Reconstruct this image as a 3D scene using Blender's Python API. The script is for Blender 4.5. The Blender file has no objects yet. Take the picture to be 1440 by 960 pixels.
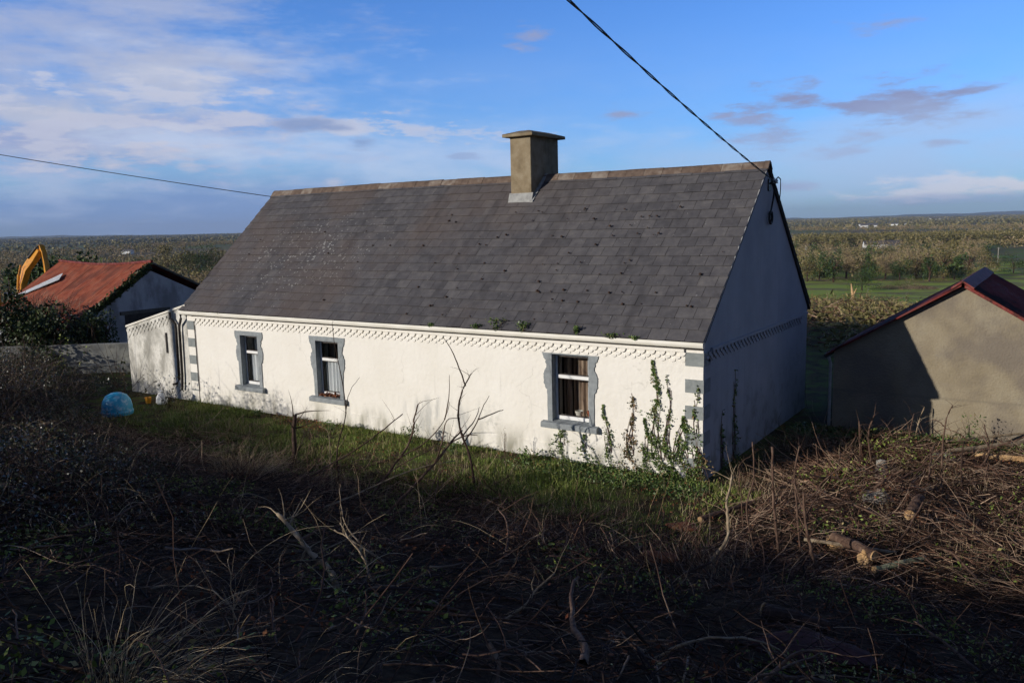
import bpy, math, random
import numpy as np
from mathutils import Vector, Matrix
rng=np.random.default_rng(7); random.seed(7)
sc=bpy.context.scene; COL=sc.collection
R=math.radians
# ------------------------------------------------------------------ helpers
def link(o,parent=None):
    COL.objects.link(o)
    if parent is not None: o.parent=parent
    return o
def tag(o,label=None,cat=None,group=None,kind=None):
    if label: o['label']=label
    if cat: o['category']=cat
    if group: o['group']=group
    if kind: o['kind']=kind
    return o
def empty(name,loc=(0,0,0),rz=0,**k):
    o=bpy.data.objects.new(name,None); o.location=loc; o.rotation_euler=(0,0,rz); o.empty_display_size=.2
    link(o); tag(o,**k); return o
def npmesh(name,V,F,mat,parent=None,smooth=False,loc=(0,0,0)):
    """V (N,3), F (M,3|4) arrays"""
    V=np.asarray(V,np.float32).reshape(-1,3); F=np.asarray(F,np.int32)
    me=bpy.data.meshes.new(name); k=F.shape[1]
    me.vertices.add(len(V)); me.vertices.foreach_set('co',V.ravel())
    me.loops.add(F.size); me.loops.foreach_set('vertex_index',F.ravel())
    me.polygons.add(len(F)); me.polygons.foreach_set('loop_start',np.arange(0,F.size,k,dtype=np.int32))
    me.polygons.foreach_set('loop_total',np.full(len(F),k,np.int32))
    if smooth: me.polygons.foreach_set('use_smooth',np.ones(len(F),bool))
    me.update(calc_edges=True); me.materials.append(mat)
    o=bpy.data.objects.new(name,me); o.location=loc; link(o,parent); return o
class MB:
    def __init__(s): s.v=[];s.f=[]
    def add(s,v,f):
        n=len(s.v); s.v+= [tuple(p) for p in v]; s.f+=[tuple(i+n for i in q) for q in f]; return s
    def box(s,x0,x1,y0,y1,z0,z1):
        return s.add([(x0,y0,z0),(x1,y0,z0),(x1,y1,z0),(x0,y1,z0),(x0,y0,z1),(x1,y0,z1),(x1,y1,z1),(x0,y1,z1)],
          [(0,3,2,1),(4,5,6,7),(0,1,5,4),(1,2,6,5),(2,3,7,6),(3,0,4,7)])
    def prism(s,pts,axis,a,b):
        """extrude polygon pts (2D) along axis from a to b"""
        def P(p,t): 
            return {'x':(t,p[0],p[1]),'y':(p[0],t,p[1]),'z':(p[0],p[1],t)}[axis]
        n=len(pts); v=[P(p,a) for p in pts]+[P(p,b) for p in pts]
        return s.add(v,[tuple(range(n)),tuple(range(2*n-1,n-1,-1))]+[(i,i+n,(i+1)%n+n,(i+1)%n) for i in range(n)])
    def tube(s,pts,r,n=8,caps=True):
        pts=[Vector(p) for p in pts]; m=len(pts); rs=r if hasattr(r,'__len__') else [r]*m
        v=[];f=[]
        for i,p in enumerate(pts):
            d=(pts[min(i+1,m-1)]-pts[max(i-1,0)]).normalized()
            a=d.cross(Vector((.13,.27,1)) if abs(d.z)<.9 else Vector((1,.2,0))).normalized(); b=d.cross(a)
            for j in range(n):
                t=2*math.pi*j/n; v.append(p+(a*math.cos(t)+b*math.sin(t))*rs[i])
        for i in range(m-1):
            for j in range(n):
                k=(j+1)%n; f.append((i*n+j,i*n+k,(i+1)*n+k,(i+1)*n+j))
        if caps: f.append(tuple(range(n-1,-1,-1))); f.append(tuple((m-1)*n+j for j in range(n)))
        return s.add(v,f)
    def lathe(s,prof,c=(0,0,0),n=20):
        v=[];f=[];m=len(prof)
        for r,z in prof:
            for j in range(n):
                t=2*math.pi*j/n; v.append((c[0]+r*math.cos(t),c[1]+r*math.sin(t),c[2]+z))
        for i in range(m-1):
            for j in range(n):
                k=(j+1)%n; f.append((i*n+j,i*n+k,(i+1)*n+k,(i+1)*n+j))
        f.append(tuple(range(n-1,-1,-1))); f.append(tuple((m-1)*n+j for j in range(n)))
        return s.add(v,f)
    def build(s,name,mat,parent=None,bevel=0,smooth=False,loc=(0,0,0)):
        me=bpy.data.meshes.new(name); me.from_pydata(s.v,[],s.f); me.materials.append(mat)
        import bmesh
        bm=bmesh.new(); bm.from_mesh(me); bmesh.ops.recalc_face_normals(bm,faces=bm.faces)
        if bevel: bmesh.ops.bevel(bm,geom=bm.edges[:],offset=bevel,segments=1,affect='EDGES')
        bm.to_mesh(me); bm.free()
        if smooth: me.polygons.foreach_set('use_smooth',[True]*len(me.polygons))
        o=bpy.data.objects.new(name,me); o.location=loc; link(o,parent); return o
# ------------------------------------------------------------------ materials
def mat(name,stops,scale=3,rough=.85,bump=0,bscale=40,island=0,spec=.25,detail=6,stretch=(1,1,1),extra=None,metal=0,dist=.02):
    m=bpy.data.materials.new(name); m.use_nodes=True; nt=m.node_tree; N=nt.nodes; L=nt.links
    b=N['Principled BSDF']; b.inputs['Roughness'].default_value=rough; b.inputs['Specular IOR Level'].default_value=spec
    b.inputs['Metallic'].default_value=metal
    tc=N.new('ShaderNodeTexCoord'); mp=N.new('ShaderNodeMapping'); mp.inputs['Scale'].default_value=stretch
    L.new(tc.outputs['Object'],mp.inputs['Vector'])
    nz=N.new('ShaderNodeTexNoise'); nz.inputs['Scale'].default_value=scale; nz.inputs['Detail'].default_value=detail; nz.inputs['Roughness'].default_value=.6
    L.new(mp.outputs[0],nz.inputs['Vector'])
    rp=N.new('ShaderNodeValToRGB'); e=rp.color_ramp.elements
    n=len(stops)
    while len(e)<n: e.new(.5)
    for i,s in enumerate(stops):
        pos,c=(s[0],s[1]) if isinstance(s[0],float) and hasattr(s[1],'__len__') else (.3+.4*i/max(1,n-1),s)
        e[i].position=pos; e[i].color=(*c,1)
    fac=nz.outputs['Fac']
    if island:
        g=N.new('ShaderNodeNewGeometry'); mx=N.new('ShaderNodeMath'); mx.operation='MULTIPLY_ADD'
        L.new(g.outputs['Random Per Island'],mx.inputs[0]); mx.inputs[1].default_value=island
        ad=N.new('ShaderNodeMath'); ad.operation='MULTIPLY'; L.new(fac,ad.inputs[0]); ad.inputs[1].default_value=1
        sub=N.new('ShaderNodeMath'); sub.operation='SUBTRACT'; L.new(ad.outputs[0],sub.inputs[0]); sub.inputs[1].default_value=island*.5
        L.new(sub.outputs[0],mx.inputs[2]); fac=mx.outputs[0]
    L.new(fac,rp.inputs['Fac']); col=rp.outputs['Color']
    if extra: col=extra(nt,tc,col)
    L.new(col,b.inputs['Base Color'])
    if bump:
        n2=N.new('ShaderNodeTexNoise'); n2.inputs['Scale'].default_value=bscale; n2.inputs['Detail'].default_value=4
        L.new(tc.outputs['Object'],n2.inputs['Vector'])
        bp=N.new('ShaderNodeBump'); bp.inputs['Strength'].default_value=bump; bp.inputs['Distance'].default_value=dist
        L.new(n2.outputs['Fac'],bp.inputs['Height']); L.new(bp.outputs[0],b.inputs['Normal'])
    return m
def node(nt,t,**k):
    n=nt.nodes.new(t)
    for a,v in k.items():
        if a=='op': n.operation=v
        else: setattr(n,a,v)
    return n
def mth(nt,op,a,b=None,c=None,clamp=False):
    n=nt.nodes.new('ShaderNodeMath'); n.operation=op; n.use_clamp=clamp
    for i,x in enumerate((a,b,c)):
        if x is None: continue
        if isinstance(x,(int,float)): n.inputs[i].default_value=x
        else: nt.links.new(x,n.inputs[i])
    return n.outputs[0]
def sstep(nt,x,a,b):
    n=nt.nodes.new('ShaderNodeMapRange'); n.interpolation_type='SMOOTHSTEP'
    nt.links.new(x,n.inputs[0]); n.inputs[1].default_value=a; n.inputs[2].default_value=b
    return n.outputs[0]
def mixc(nt,f,a,b):
    n=nt.nodes.new('ShaderNodeMix'); n.data_type='RGBA'
    for i,x in ((0,f),(6,a),(7,b)):
        if isinstance(x,(int,float)): n.inputs[i].default_value=x
        elif isinstance(x,tuple): n.inputs[i].default_value=(*x,1)
        else: nt.links.new(x,n.inputs[i])
    return n.outputs[2]
def noise(nt,tc,scale,detail=5,stretch=None,rough=.6,vec=None):
    src=vec if vec is not None else tc.outputs['Object']
    if stretch:
        mp=nt.nodes.new('ShaderNodeMapping'); mp.inputs['Scale'].default_value=stretch; nt.links.new(src,mp.inputs[0]); src=mp.outputs[0]
    n=nt.nodes.new('ShaderNodeTexNoise'); n.inputs['Scale'].default_value=scale; n.inputs['Detail'].default_value=detail; n.inputs['Roughness'].default_value=rough
    nt.links.new(src,n.inputs['Vector']); return n.outputs['Fac']
def xyz(nt,tc):
    s=nt.nodes.new('ShaderNodeSeparateXYZ'); nt.links.new(tc.outputs['Object'],s.inputs[0]); return s.outputs
def wall_dirt(nt,tc,col):
    s=xyz(nt,tc)
    n=noise(nt,tc,2.2,8,(1,1,.35)); n2=noise(nt,tc,9,6)
    low=sstep(nt,s[2],.75,.0); f=mth(nt,'MULTIPLY',low,sstep(nt,n,.4,.68))
    c=mixc(nt,mth(nt,'MULTIPLY',f,.9),col,(.22,.21,.15))
    patch=sstep(nt,noise(nt,tc,.55,7,(1,1,1.5)),.55,.72)
    g=mth(nt,'MULTIPLY',mth(nt,'MULTIPLY',patch,sstep(nt,n2,.42,.6)),sstep(nt,s[2],1.5,.3))
    c=mixc(nt,mth(nt,'MULTIPLY',g,.5),c,(.35,.36,.33))
    st=mth(nt,'MULTIPLY',sstep(nt,noise(nt,tc,6,4,(1,1,.05)),.58,.75),sstep(nt,noise(nt,tc,.8,3),.45,.65))
    c=mixc(nt,mth(nt,'MULTIPLY',st,.42),c,(.42,.40,.35))
    # stained patch in the middle of the wall and grubby splash line
    px_=mth(nt,'DIVIDE',mth(nt,'ADD',s[0],6.3),1.5); pz_=mth(nt,'DIVIDE',mth(nt,'ADD',s[2],-.45),.7); d_=mth(nt,'ADD',mth(nt,'MULTIPLY',px_,px_),mth(nt,'MULTIPLY',pz_,pz_))
    c=mixc(nt,mth(nt,'MULTIPLY',mth(nt,'MULTIPLY',sstep(nt,d_,1.0,.2),sstep(nt,noise(nt,tc,4,7,(1,1,.3)),.42,.62)),.55),c,(.36,.37,.36))
    v=nt.nodes.new('ShaderNodeTexVoronoi'); v.feature='DISTANCE_TO_EDGE'; v.inputs['Scale'].default_value=.55; mp=nt.nodes.new('ShaderNodeVectorMath'); mp.operation='MULTIPLY_ADD'
    n9=nt.nodes.new('ShaderNodeTexNoise'); n9.inputs['Scale'].default_value=2.5; n9.inputs['Detail'].default_value=6; nt.links.new(tc.outputs['Object'],n9.inputs['Vector']); nt.links.new(n9.outputs['Color'],mp.inputs[0]); mp.inputs[1].default_value=(.5,.5,.5); nt.links.new(tc.outputs['Object'],mp.inputs[2]); nt.links.new(mp.outputs[0],v.inputs['Vector'])
    ck=mth(nt,'MULTIPLY',sstep(nt,v.outputs['Distance'],.006,.001),sstep(nt,noise(nt,tc,.7,3),.52,.6))
    return mixc(nt,mth(nt,'MULTIPLY',ck,.22),c,(.3,.28,.24))
m_wall=mat('cream_painted_render',[(.3,(.80,.765,.69)),(.7,(.86,.83,.765))],1.2,.9,.45,9,extra=wall_dirt,dist=.03)
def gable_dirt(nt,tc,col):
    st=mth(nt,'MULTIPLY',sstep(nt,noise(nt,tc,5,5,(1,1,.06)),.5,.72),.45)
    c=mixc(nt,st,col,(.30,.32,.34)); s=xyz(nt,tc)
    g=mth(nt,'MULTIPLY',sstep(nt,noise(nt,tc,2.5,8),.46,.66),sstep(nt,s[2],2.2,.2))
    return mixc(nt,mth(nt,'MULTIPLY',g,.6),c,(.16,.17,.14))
m_gable=mat('weathered_shade_render',[(.3,(.33,.345,.37)),(.7,(.43,.445,.47))],1.0,.92,.3,25,extra=gable_dirt)  # cottage render made darker and bluer, the gable's shade put into its colour
def grime(nt,tc,col):
    a=sstep(nt,noise(nt,tc,1.5,9,(1,1,.6),.7),.40,.62); c=mixc(nt,mth(nt,'MULTIPLY',a,.75),col,(.22,.21,.18))
    b=sstep(nt,noise(nt,tc,14,5),.5,.7); return mixc(nt,mth(nt,'MULTIPLY',b,.35),c,(.3,.29,.26))
m_annex=mat('grimy_white_render',[(.3,(.66,.64,.58)),(.7,(.78,.76,.70))],2,.92,.4,25,extra=grime)
m_grey=mat('grey_painted_surround',[(.3,(.205,.225,.235)),(.7,(.31,.335,.345))],9,.8,.35,45)
m_quoin=mat('grey_quoin_paint',[(.3,(.19,.21,.21)),(.7,(.29,.31,.305))],7,.85,.3,40)
m_white=mat('white_window_paint',[(.3,(.76,.76,.74)),(.7,(.84,.84,.82))],8,.45)
m_cream=mat('cream_gutter_paint',[(.3,(.66,.63,.54)),(.7,(.80,.775,.70))],5,.5,stretch=(.4,1,1))
m_brown=mat('dark_window_putty',[(.3,(.035,.028,.024)),(.7,(.06,.045,.04))],10,.6)
m_black=mat('black_pipe_paint',[(.3,(.02,.018,.018)),(.7,(.05,.04,.036))],8,.55)
m_curt=mat('net_curtain_cloth',[(.35,(.60,.61,.63)),(.65,(.85,.86,.87))],14,.9,stretch=(1,1,.08))
m_curtd=mat('brown_curtain_cloth',[(.35,(.16,.10,.07)),(.65,(.48,.36,.27))],14,.9,stretch=(1,1,.06))
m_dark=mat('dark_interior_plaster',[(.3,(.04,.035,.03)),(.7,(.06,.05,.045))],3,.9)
def glassmat():
    m=bpy.data.materials.new('window_glass'); m.use_nodes=True; nt=m.node_tree; N=nt.nodes; L=nt.links; N.remove(N['Principled BSDF'])
    o=N['Material Output']; g=N.new('ShaderNodeBsdfGlossy'); g.inputs['Roughness'].default_value=.03; g.inputs['Color'].default_value=(.8,.85,.9,1)
    t=N.new('ShaderNodeBsdfTransparent'); t.inputs['Color'].default_value=(.86,.88,.88,1); fr=N.new('ShaderNodeFresnel'); fr.inputs['IOR'].default_value=1.5
    mx=N.new('ShaderNodeMixShader'); L.new(fr.outputs[0],mx.inputs[0]); L.new(t.outputs[0],mx.inputs[1]); L.new(g.outputs[0],mx.inputs[2]); L.new(mx.outputs[0],o.inputs[0])
    return m
m_glass=glassmat()
def lichen(nt,tc,col):
    s=xyz(nt,tc)
    v=nt.nodes.new('ShaderNodeTexVoronoi'); v.inputs['Scale'].default_value=9; v.inputs['Randomness'].default_value=1
    nn=nt.nodes.new('ShaderNodeTexNoise'); nn.inputs['Scale'].default_value=18; nt.links.new(tc.outputs['Object'],nn.inputs['Vector'])
    ad=nt.nodes.new('ShaderNodeVectorMath'); ad.operation='MULTIPLY_ADD'; nt.links.new(nn.outputs['Color'],ad.inputs[0]); ad.inputs[1].default_value=(.09,.09,.09); nt.links.new(tc.outputs['Object'],ad.inputs[2])
    nt.links.new(ad.outputs[0],v.inputs['Vector'])
    # patchy: dense near the left middle of the slope, thin elsewhere
    dx=mth(nt,'MULTIPLY',mth(nt,'ADD',s[0],12.3),.36); dy=mth(nt,'MULTIPLY',mth(nt,'ADD',s[1],-1.55),.85)
    d=mth(nt,'SQRT',mth(nt,'ADD',mth(nt,'MULTIPLY',dx,dx),mth(nt,'MULTIPLY',dy,dy)))
    dens=mth(nt,'ADD',mth(nt,'MULTIPLY',sstep(nt,d,1.7,.1),.66),.24)
    sm=mth(nt,'MULTIPLY',dens,mth(nt,'ADD',noise(nt,tc,1.6,4),-.22))
    spot=sstep(nt,mth(nt,'SUBTRACT',mth(nt,'MULTIPLY',sm,.95),v.outputs['Distance']),-.03,.05)
    c=mixc(nt,mth(nt,'MULTIPLY',spot,.7),col,(.40,.40,.38))
    # warm brown weathering over the upper left of the slope
    w=mth(nt,'MULTIPLY',sstep(nt,noise(nt,tc,.5,5),.42,.66),.55)
    c=mixc(nt,mth(nt,'MULTIPLY',w,sstep(nt,s[0],-2,-8)),c,(.115,.088,.075))
    # dark rain streaks running down the slope
    st=sstep(nt,noise(nt,tc,1.7,5,(1,.1,.1)),.56,.72)
    return mixc(nt,mth(nt,'MULTIPLY',st,.35),c,(.03,.028,.03))
m_slate=mat('weathered_slate',[(.15,(.055,.053,.057)),(.42,(.083,.079,.084)),(.62,(.107,.101,.104)),(.9,(.15,.14,.135))],5,.8,.45,28,island=.27,spec=.25,extra=lichen,dist=.01)
m_ridge=mat('ridge_tile_clay',[(.25,(.10,.07,.055)),(.5,(.165,.12,.092)),(.75,(.27,.23,.19))],6,.9,.4,25,island=.3)
m_chim=mat('chimney_render',[(.3,(.19,.145,.088)),(.5,(.26,.205,.13)),(.7,(.32,.265,.18))],4,.95,.5,30,extra=lambda nt,tc,c: mixc(nt,mth(nt,'MULTIPLY',sstep(nt,noise(nt,tc,3,6,(1,1,.2)),.52,.7),.5),c,(.09,.08,.06)))
m_lead=mat('pale_cement_flashing',[(.3,(.24,.24,.23)),(.7,(.42,.42,.40))],8,.85,.3)
def shed_dirt(nt,tc,col):
    s=xyz(nt,tc); a=sstep(nt,noise(nt,tc,.75,7),.42,.62); c=mixc(nt,mth(nt,'MULTIPLY',a,.7),col,(.165,.14,.12))
    b=sstep(nt,noise(nt,tc,30,3),.55,.72); c=mixc(nt,mth(nt,'MULTIPLY',b,.4),c,(.12,.095,.065))
    g=mth(nt,'MULTIPLY',sstep(nt,noise(nt,tc,3,6,(1,1,.35)),.52,.66),sstep(nt,s[0],4.3,6.2)); c=mixc(nt,mth(nt,'MULTIPLY',g,.7),c,(.15,.15,.05))
    ln=mth(nt,'MULTIPLY',sstep(nt,mth(nt,'ABSOLUTE',mth(nt,'SUBTRACT',s[2],mth(nt,'ADD',.88,mth(nt,'MULTIPLY',noise(nt,tc,2,3),.06)))),.05,.0),.35)
    return mixc(nt,ln,c,(.16,.14,.11))
m_shed=mat('rough_cement_render',[(.25,(.23,.19,.125)),(.5,(.29,.245,.17)),(.75,(.34,.30,.22))],1.6,.95,.7,22,extra=shed_dirt)
def rust(nt,tc,col):
    a=sstep(nt,noise(nt,tc,2.2,8,(1,.35,.35)),.45,.62); c=mixc(nt,mth(nt,'MULTIPLY',a,.7),col,(.13,.05,.035))
    b=sstep(nt,noise(nt,tc,7,5,(1,.15,.15)),.62,.75); return mixc(nt,mth(nt,'MULTIPLY',b,.5),c,(.38,.24,.2))
m_red=mat('rusty_red_tin',[(.3,(.25,.06,.034)),(.5,(.35,.095,.05)),(.7,(.37,.14,.085))],3,.7,.2,20,extra=rust,spec=.2)
m_tin2=mat('grimy_maroon_tin',[(.3,(.11,.02,.018)),(.5,(.17,.035,.03)),(.7,(.13,.06,.05))],3,.8,.2,20,spec=.12,extra=lambda nt,tc,c: mixc(nt,sstep(nt,noise(nt,tc,2,6,(1,.3,.3)),.5,.62),c,(.03,.018,.016)))
m_redpaint=mat('red_bargeboard_paint',[(.35,(.06,.02,.016)),(.55,(.22,.04,.032)),(.75,(.20,.13,.11))],7,.7,.3)
m_barn=mat('shade_blue_limewash',[(.3,(.30,.32,.36)),(.7,(.46,.48,.52))],1.2,.95,.4,12,extra=lambda nt,tc,c: mixc(nt,mth(nt,'MULTIPLY',sstep(nt,noise(nt,tc,1.2,7,(1,1,.5)),.45,.62),.6),c,(.12,.125,.13)))  # limewash tinted with the blue of the shade on the gable
m_fibre=mat('pale_fibreglass',[(.3,(.44,.45,.46)),(.7,(.66,.67,.68))],5,.6)
m_yard=mat('yard_wall_render',[(.3,(.17,.175,.175)),(.7,(.33,.33,.29))],1.5,.95,.4,12,extra=lambda nt,tc,c: mixc(nt,sstep(nt,noise(nt,tc,2,6),.5,.66),c,(.14,.14,.13)))
m_moss=mat('green_moss',[(.3,(.035,.055,.012)),(.7,(.10,.14,.03))],8,1,.5,40)
m_orange=mat('orange_digger_paint',[(.3,(.60,.235,.012)),(.7,(.80,.36,.025))],4,.4,spec=.5,extra=lambda nt,tc,c: mixc(nt,mth(nt,'MULTIPLY',sstep(nt,noise(nt,tc,2.5,7),.55,.7),.6),c,(.22,.11,.04)))
m_steel=mat('dark_steel',[(.3,(.05,.05,.05)),(.7,(.12,.11,.10))],6,.45,metal=.5)
m_blue=mat('blue_plastic',[(.3,(.02,.30,.52)),(.7,(.05,.46,.72))],6,.4,spec=.5,extra=lambda nt,tc,c: mixc(nt,mth(nt,'MULTIPLY',sstep(nt,noise(nt,tc,7,6),.5,.64),.7),c,(.45,.66,.80)))
m_pole=mat('weathered_pole_wood',[(.3,(.16,.13,.10)),(.7,(.30,.26,.21))],5,.9,.3,stretch=(1,1,.1))
m_cable=mat('black_cable',[(.3,(.012,.012,.012)),(.7,(.03,.03,.03))],30,.6)
m_porc=mat('white_porcelain',[(.3,(.7,.7,.68)),(.7,(.8,.8,.78))],20,.25)
m_terra=mat('terracotta',[(.3,(.36,.10,.05)),(.7,(.5,.16,.08))],10,.8)
m_pot=mat('cream_pot',[(.3,(.6,.56,.5)),(.7,(.72,.68,.6))],10,.6)
m_bark=mat('brown_bark',[(.25,(.045,.026,.018)),(.5,(.11,.065,.045)),(.75,(.22,.15,.105))],14,.85,.4,60,stretch=(1,1,.4))
m_darkbark=mat('dark_wet_bark',[(.25,(.02,.012,.009)),(.75,(.085,.05,.035))],14,.8,.4,60)
m_palebark=mat('pale_dry_bark',[(.25,(.14,.10,.06)),(.5,(.30,.23,.15)),(.75,(.46,.38,.27))],12,.85,.3,60)
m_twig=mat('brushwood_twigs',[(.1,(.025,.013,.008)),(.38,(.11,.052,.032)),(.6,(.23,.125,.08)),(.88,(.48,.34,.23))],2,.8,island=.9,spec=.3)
m_twigd=mat('dark_bramble_stems',[(.1,(.014,.009,.006)),(.45,(.055,.031,.022)),(.7,(.11,.068,.048)),(.95,(.32,.24,.17))],2,.75,island=.9,spec=.3)
m_dtwig=mat('shade_dark_twigs',[(.1,(.010,.006,.004)),(.5,(.042,.021,.015)),(.8,(.10,.055,.038)),(.97,(.26,.19,.13))],2,.8,island=.9,spec=.3)  # darker copy of the twig colours, foreground shade painted in
m_leaf=mat('bramble_leaves',[(.1,(.018,.022,.008)),(.45,(.04,.055,.016)),(.7,(.075,.08,.03)),(.92,(.16,.10,.05))],2,.38,island=.9,spec=.5)
m_ivy=mat('ivy_leaves',[(.1,(.04,.07,.018)),(.5,(.10,.17,.04)),(.75,(.17,.235,.065)),(.95,(.32,.22,.10))],3,.45,island=.8,spec=.4)
m_ivyw=mat('withered_ivy_leaves',[(.1,(.05,.06,.02)),(.45,(.13,.12,.05)),(.75,(.24,.14,.07)),(.95,(.33,.22,.12))],3,.6,island=.8,spec=.3)
m_grass=mat('green_grass',[(.1,(.06,.08,.016)),(.42,(.15,.205,.04)),(.7,(.23,.29,.06)),(.93,(.42,.33,.16))],1.2,.6,island=.7,spec=.25)
m_bent=mat('dead_grass_bents',[(.1,(.20,.145,.08)),(.5,(.38,.29,.17)),(.9,(.58,.47,.31))],2,.7,island=.8)
m_rustleaf=mat('rust_brown_leaves',[(.1,(.08,.025,.012)),(.5,(.20,.065,.03)),(.9,(.34,.15,.07))],2,.8,island=.8)
m_moss2=mat("mossy_pale_bark",[(.3,(.16,.19,.11)),(.7,(.30,.32,.22))],7,.9,.4)
m_maroon=mat("maroon_bark",[(.3,(.035,.012,.012)),(.7,(.10,.035,.03))],5,.9,.5)
m_cutwood=mat('fresh_cut_wood',[(.3,(.42,.24,.10)),(.7,(.62,.42,.22))],9,.8,.3)
m_stone=mat('pale_rubble',[(.3,(.16,.15,.13)),(.7,(.36,.34,.30))],9,.9,.8,25)
# ------------------------------------------------------------------ ground
def S(t): t=np.clip(t,0,1); return t*t*(3-2*t)
def wob(X,Y):
    return .5*np.sin(X*.9+1.3*np.sin(Y*.7))+.5*np.sin(Y*1.1+1.7*np.sin(X*.6+1))+.35*np.sin(X*2.3+Y*1.9)+.3*np.sin(X*3.7-Y*2.9+1)
def gz(X,Y):
    X=np.asarray(X,float);Y=np.asarray(Y,float)
    fr=2.85*(.25*S((-3.2-Y)/11.5)+.75*np.clip((-3.2-Y)/11.5,0,1))+np.maximum(0,-15-Y)*.06
    lb=.35*S((-9-X)/6)*S((-2.5-Y)/4)
    r=np.hypot(X+5,Y+2);q=np.maximum(0,r-27)
    z=fr+lb-28*np.tanh(q*.0040)*S((Y+12)/14)
    z=z+wob(X,Y)*.035*S((-1.2-Y)/2)*(r<60)+wob(X,Y)*.05*S((Y-8)/5)*(r<200)
    far=S((r-600)/900)
    z=z+far*(2.2*np.sin(X/310+1.2*np.sin(Y/420))+1.8*np.sin(Y/260+X/510))
    z=z+S((r-2500)/7000)*21+S((r-3500)/6000)*7*np.sin(X/1500+.6)*np.sin(Y/1900+1)
    return z
def sheet_axis(n,c,k,m):
    u=np.linspace(-math.asinh(m/k),math.asinh(m/k),n); return c+k*np.sinh(u)
gx=sheet_axis(460,0,7,24000); gy=sheet_axis(460,-3,7,24000)
XX,YY=np.meshgrid(gx,gy); ZZ=gz(XX,YY)
V=np.stack([XX,YY,ZZ],-1).reshape(-1,3); n=460
i=np.arange(n-1); I,J=np.meshgrid(i,i); a=(J*n+I).ravel(); F=np.stack([a,a+1,a+n+1,a+n],1)
def groundmat():
    m=bpy.data.materials.new('ground_soil_and_fields'); m.use_nodes=True; nt=m.node_tree; N=nt.nodes; L=nt.links; b=N['Principled BSDF']
    b.inputs['Roughness'].default_value=1; b.inputs['Specular IOR Level'].default_value=.1
    tc=N.new('ShaderNodeTexCoord'); s=xyz(nt,tc)
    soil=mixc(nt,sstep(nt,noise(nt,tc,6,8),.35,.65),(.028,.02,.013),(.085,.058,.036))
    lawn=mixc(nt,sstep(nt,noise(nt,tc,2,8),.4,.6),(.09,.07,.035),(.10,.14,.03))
    # lawn strip along the front of the cottage
    m1=mth(nt,'MULTIPLY',sstep(nt,s[1],-4.2,-2.6),sstep(nt,s[0],1.5,-.5))
    m1=mth(nt,'MULTIPLY',m1,sstep(nt,noise(nt,tc,1.3,6),.36,.52)); near=mixc(nt,m1,soil,lawn)
    # fields: patchwork of cells
    mp=N.new('ShaderNodeMapping'); mp.inputs['Scale'].default_value=(.0052,.0038,0); mp.inputs['Rotation'].default_value=(0,0,.5); L.new(tc.outputs['Object'],mp.inputs[0])
    v=N.new('ShaderNodeTexVoronoi'); v.inputs['Scale'].default_value=1; v.inputs['Randomness'].default_value=.8; L.new(mp.outputs[0],v.inputs['Vector'])
    sp=N.new('ShaderNodeSeparateColor'); L.new(v.outputs['Color'],sp.inputs[0])
    rp=N.new('ShaderNodeValToRGB'); rp.color_ramp.interpolation='CONSTANT'; e=rp.color_ramp.elements
    cols=[(0,(.10,.18,.04)),(.3,(.14,.16,.06)),(.45,(.17,.14,.08)),(.6,(.09,.15,.04)),(.8,(.20,.16,.10)),(.9,(.11,.20,.04))]
    while len(e)<len(cols): e.new(.5)
    for q,(p,c) in zip(e,cols): q.position=p; q.color=(*c,1)
    L.new(sp.outputs[0],rp.inputs[0])
    fld=mixc(nt,sstep(nt,noise(nt,tc,.03,6),.35,.7),rp.outputs[0],(.12,.11,.055))
    # pasture nearest below the cottage stays green
    g=mixc(nt,sstep(nt,noise(nt,tc,.05,6),.3,.7),(.25,.34,.05),(.31,.37,.07))
    cx=mth(nt,'ADD',s[0],40); cy=mth(nt,'ADD',s[1],-450)
    rr=mth(nt,'ADD',mth(nt,'POWER',mth(nt,'DIVIDE',cx,120),2),mth(nt,'POWER',mth(nt,'DIVIDE',cy,200),2))
    fld=mixc(nt,sstep(nt,rr,1.1,.9),fld,g)
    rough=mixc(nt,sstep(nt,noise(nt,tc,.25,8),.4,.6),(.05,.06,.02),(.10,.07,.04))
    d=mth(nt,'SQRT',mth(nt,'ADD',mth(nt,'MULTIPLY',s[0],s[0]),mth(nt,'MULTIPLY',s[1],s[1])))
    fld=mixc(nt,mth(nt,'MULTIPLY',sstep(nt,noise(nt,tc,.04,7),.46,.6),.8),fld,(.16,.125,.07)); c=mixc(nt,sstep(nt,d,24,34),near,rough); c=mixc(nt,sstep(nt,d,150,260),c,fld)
    L.new(c,b.inputs['Base Color'])
    bp=N.new('ShaderNodeBump'); bp.inputs['Distance'].default_value=.06; bp.inputs['Strength'].default_value=.8; L.new(noise(nt,tc,14,6),bp.inputs['Height']); L.new(bp.outputs[0],b.inputs['Normal'])
    return m
m_hill=mat('hill_heath',[(.3,(.06,.07,.05)),(.7,(.09,.09,.06))],.001,1)
g=npmesh('ground',V,F,groundmat(),smooth=True); tag(g,'dark soil and grass sloping down to a wide plain of fields','ground',kind='structure')
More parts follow.
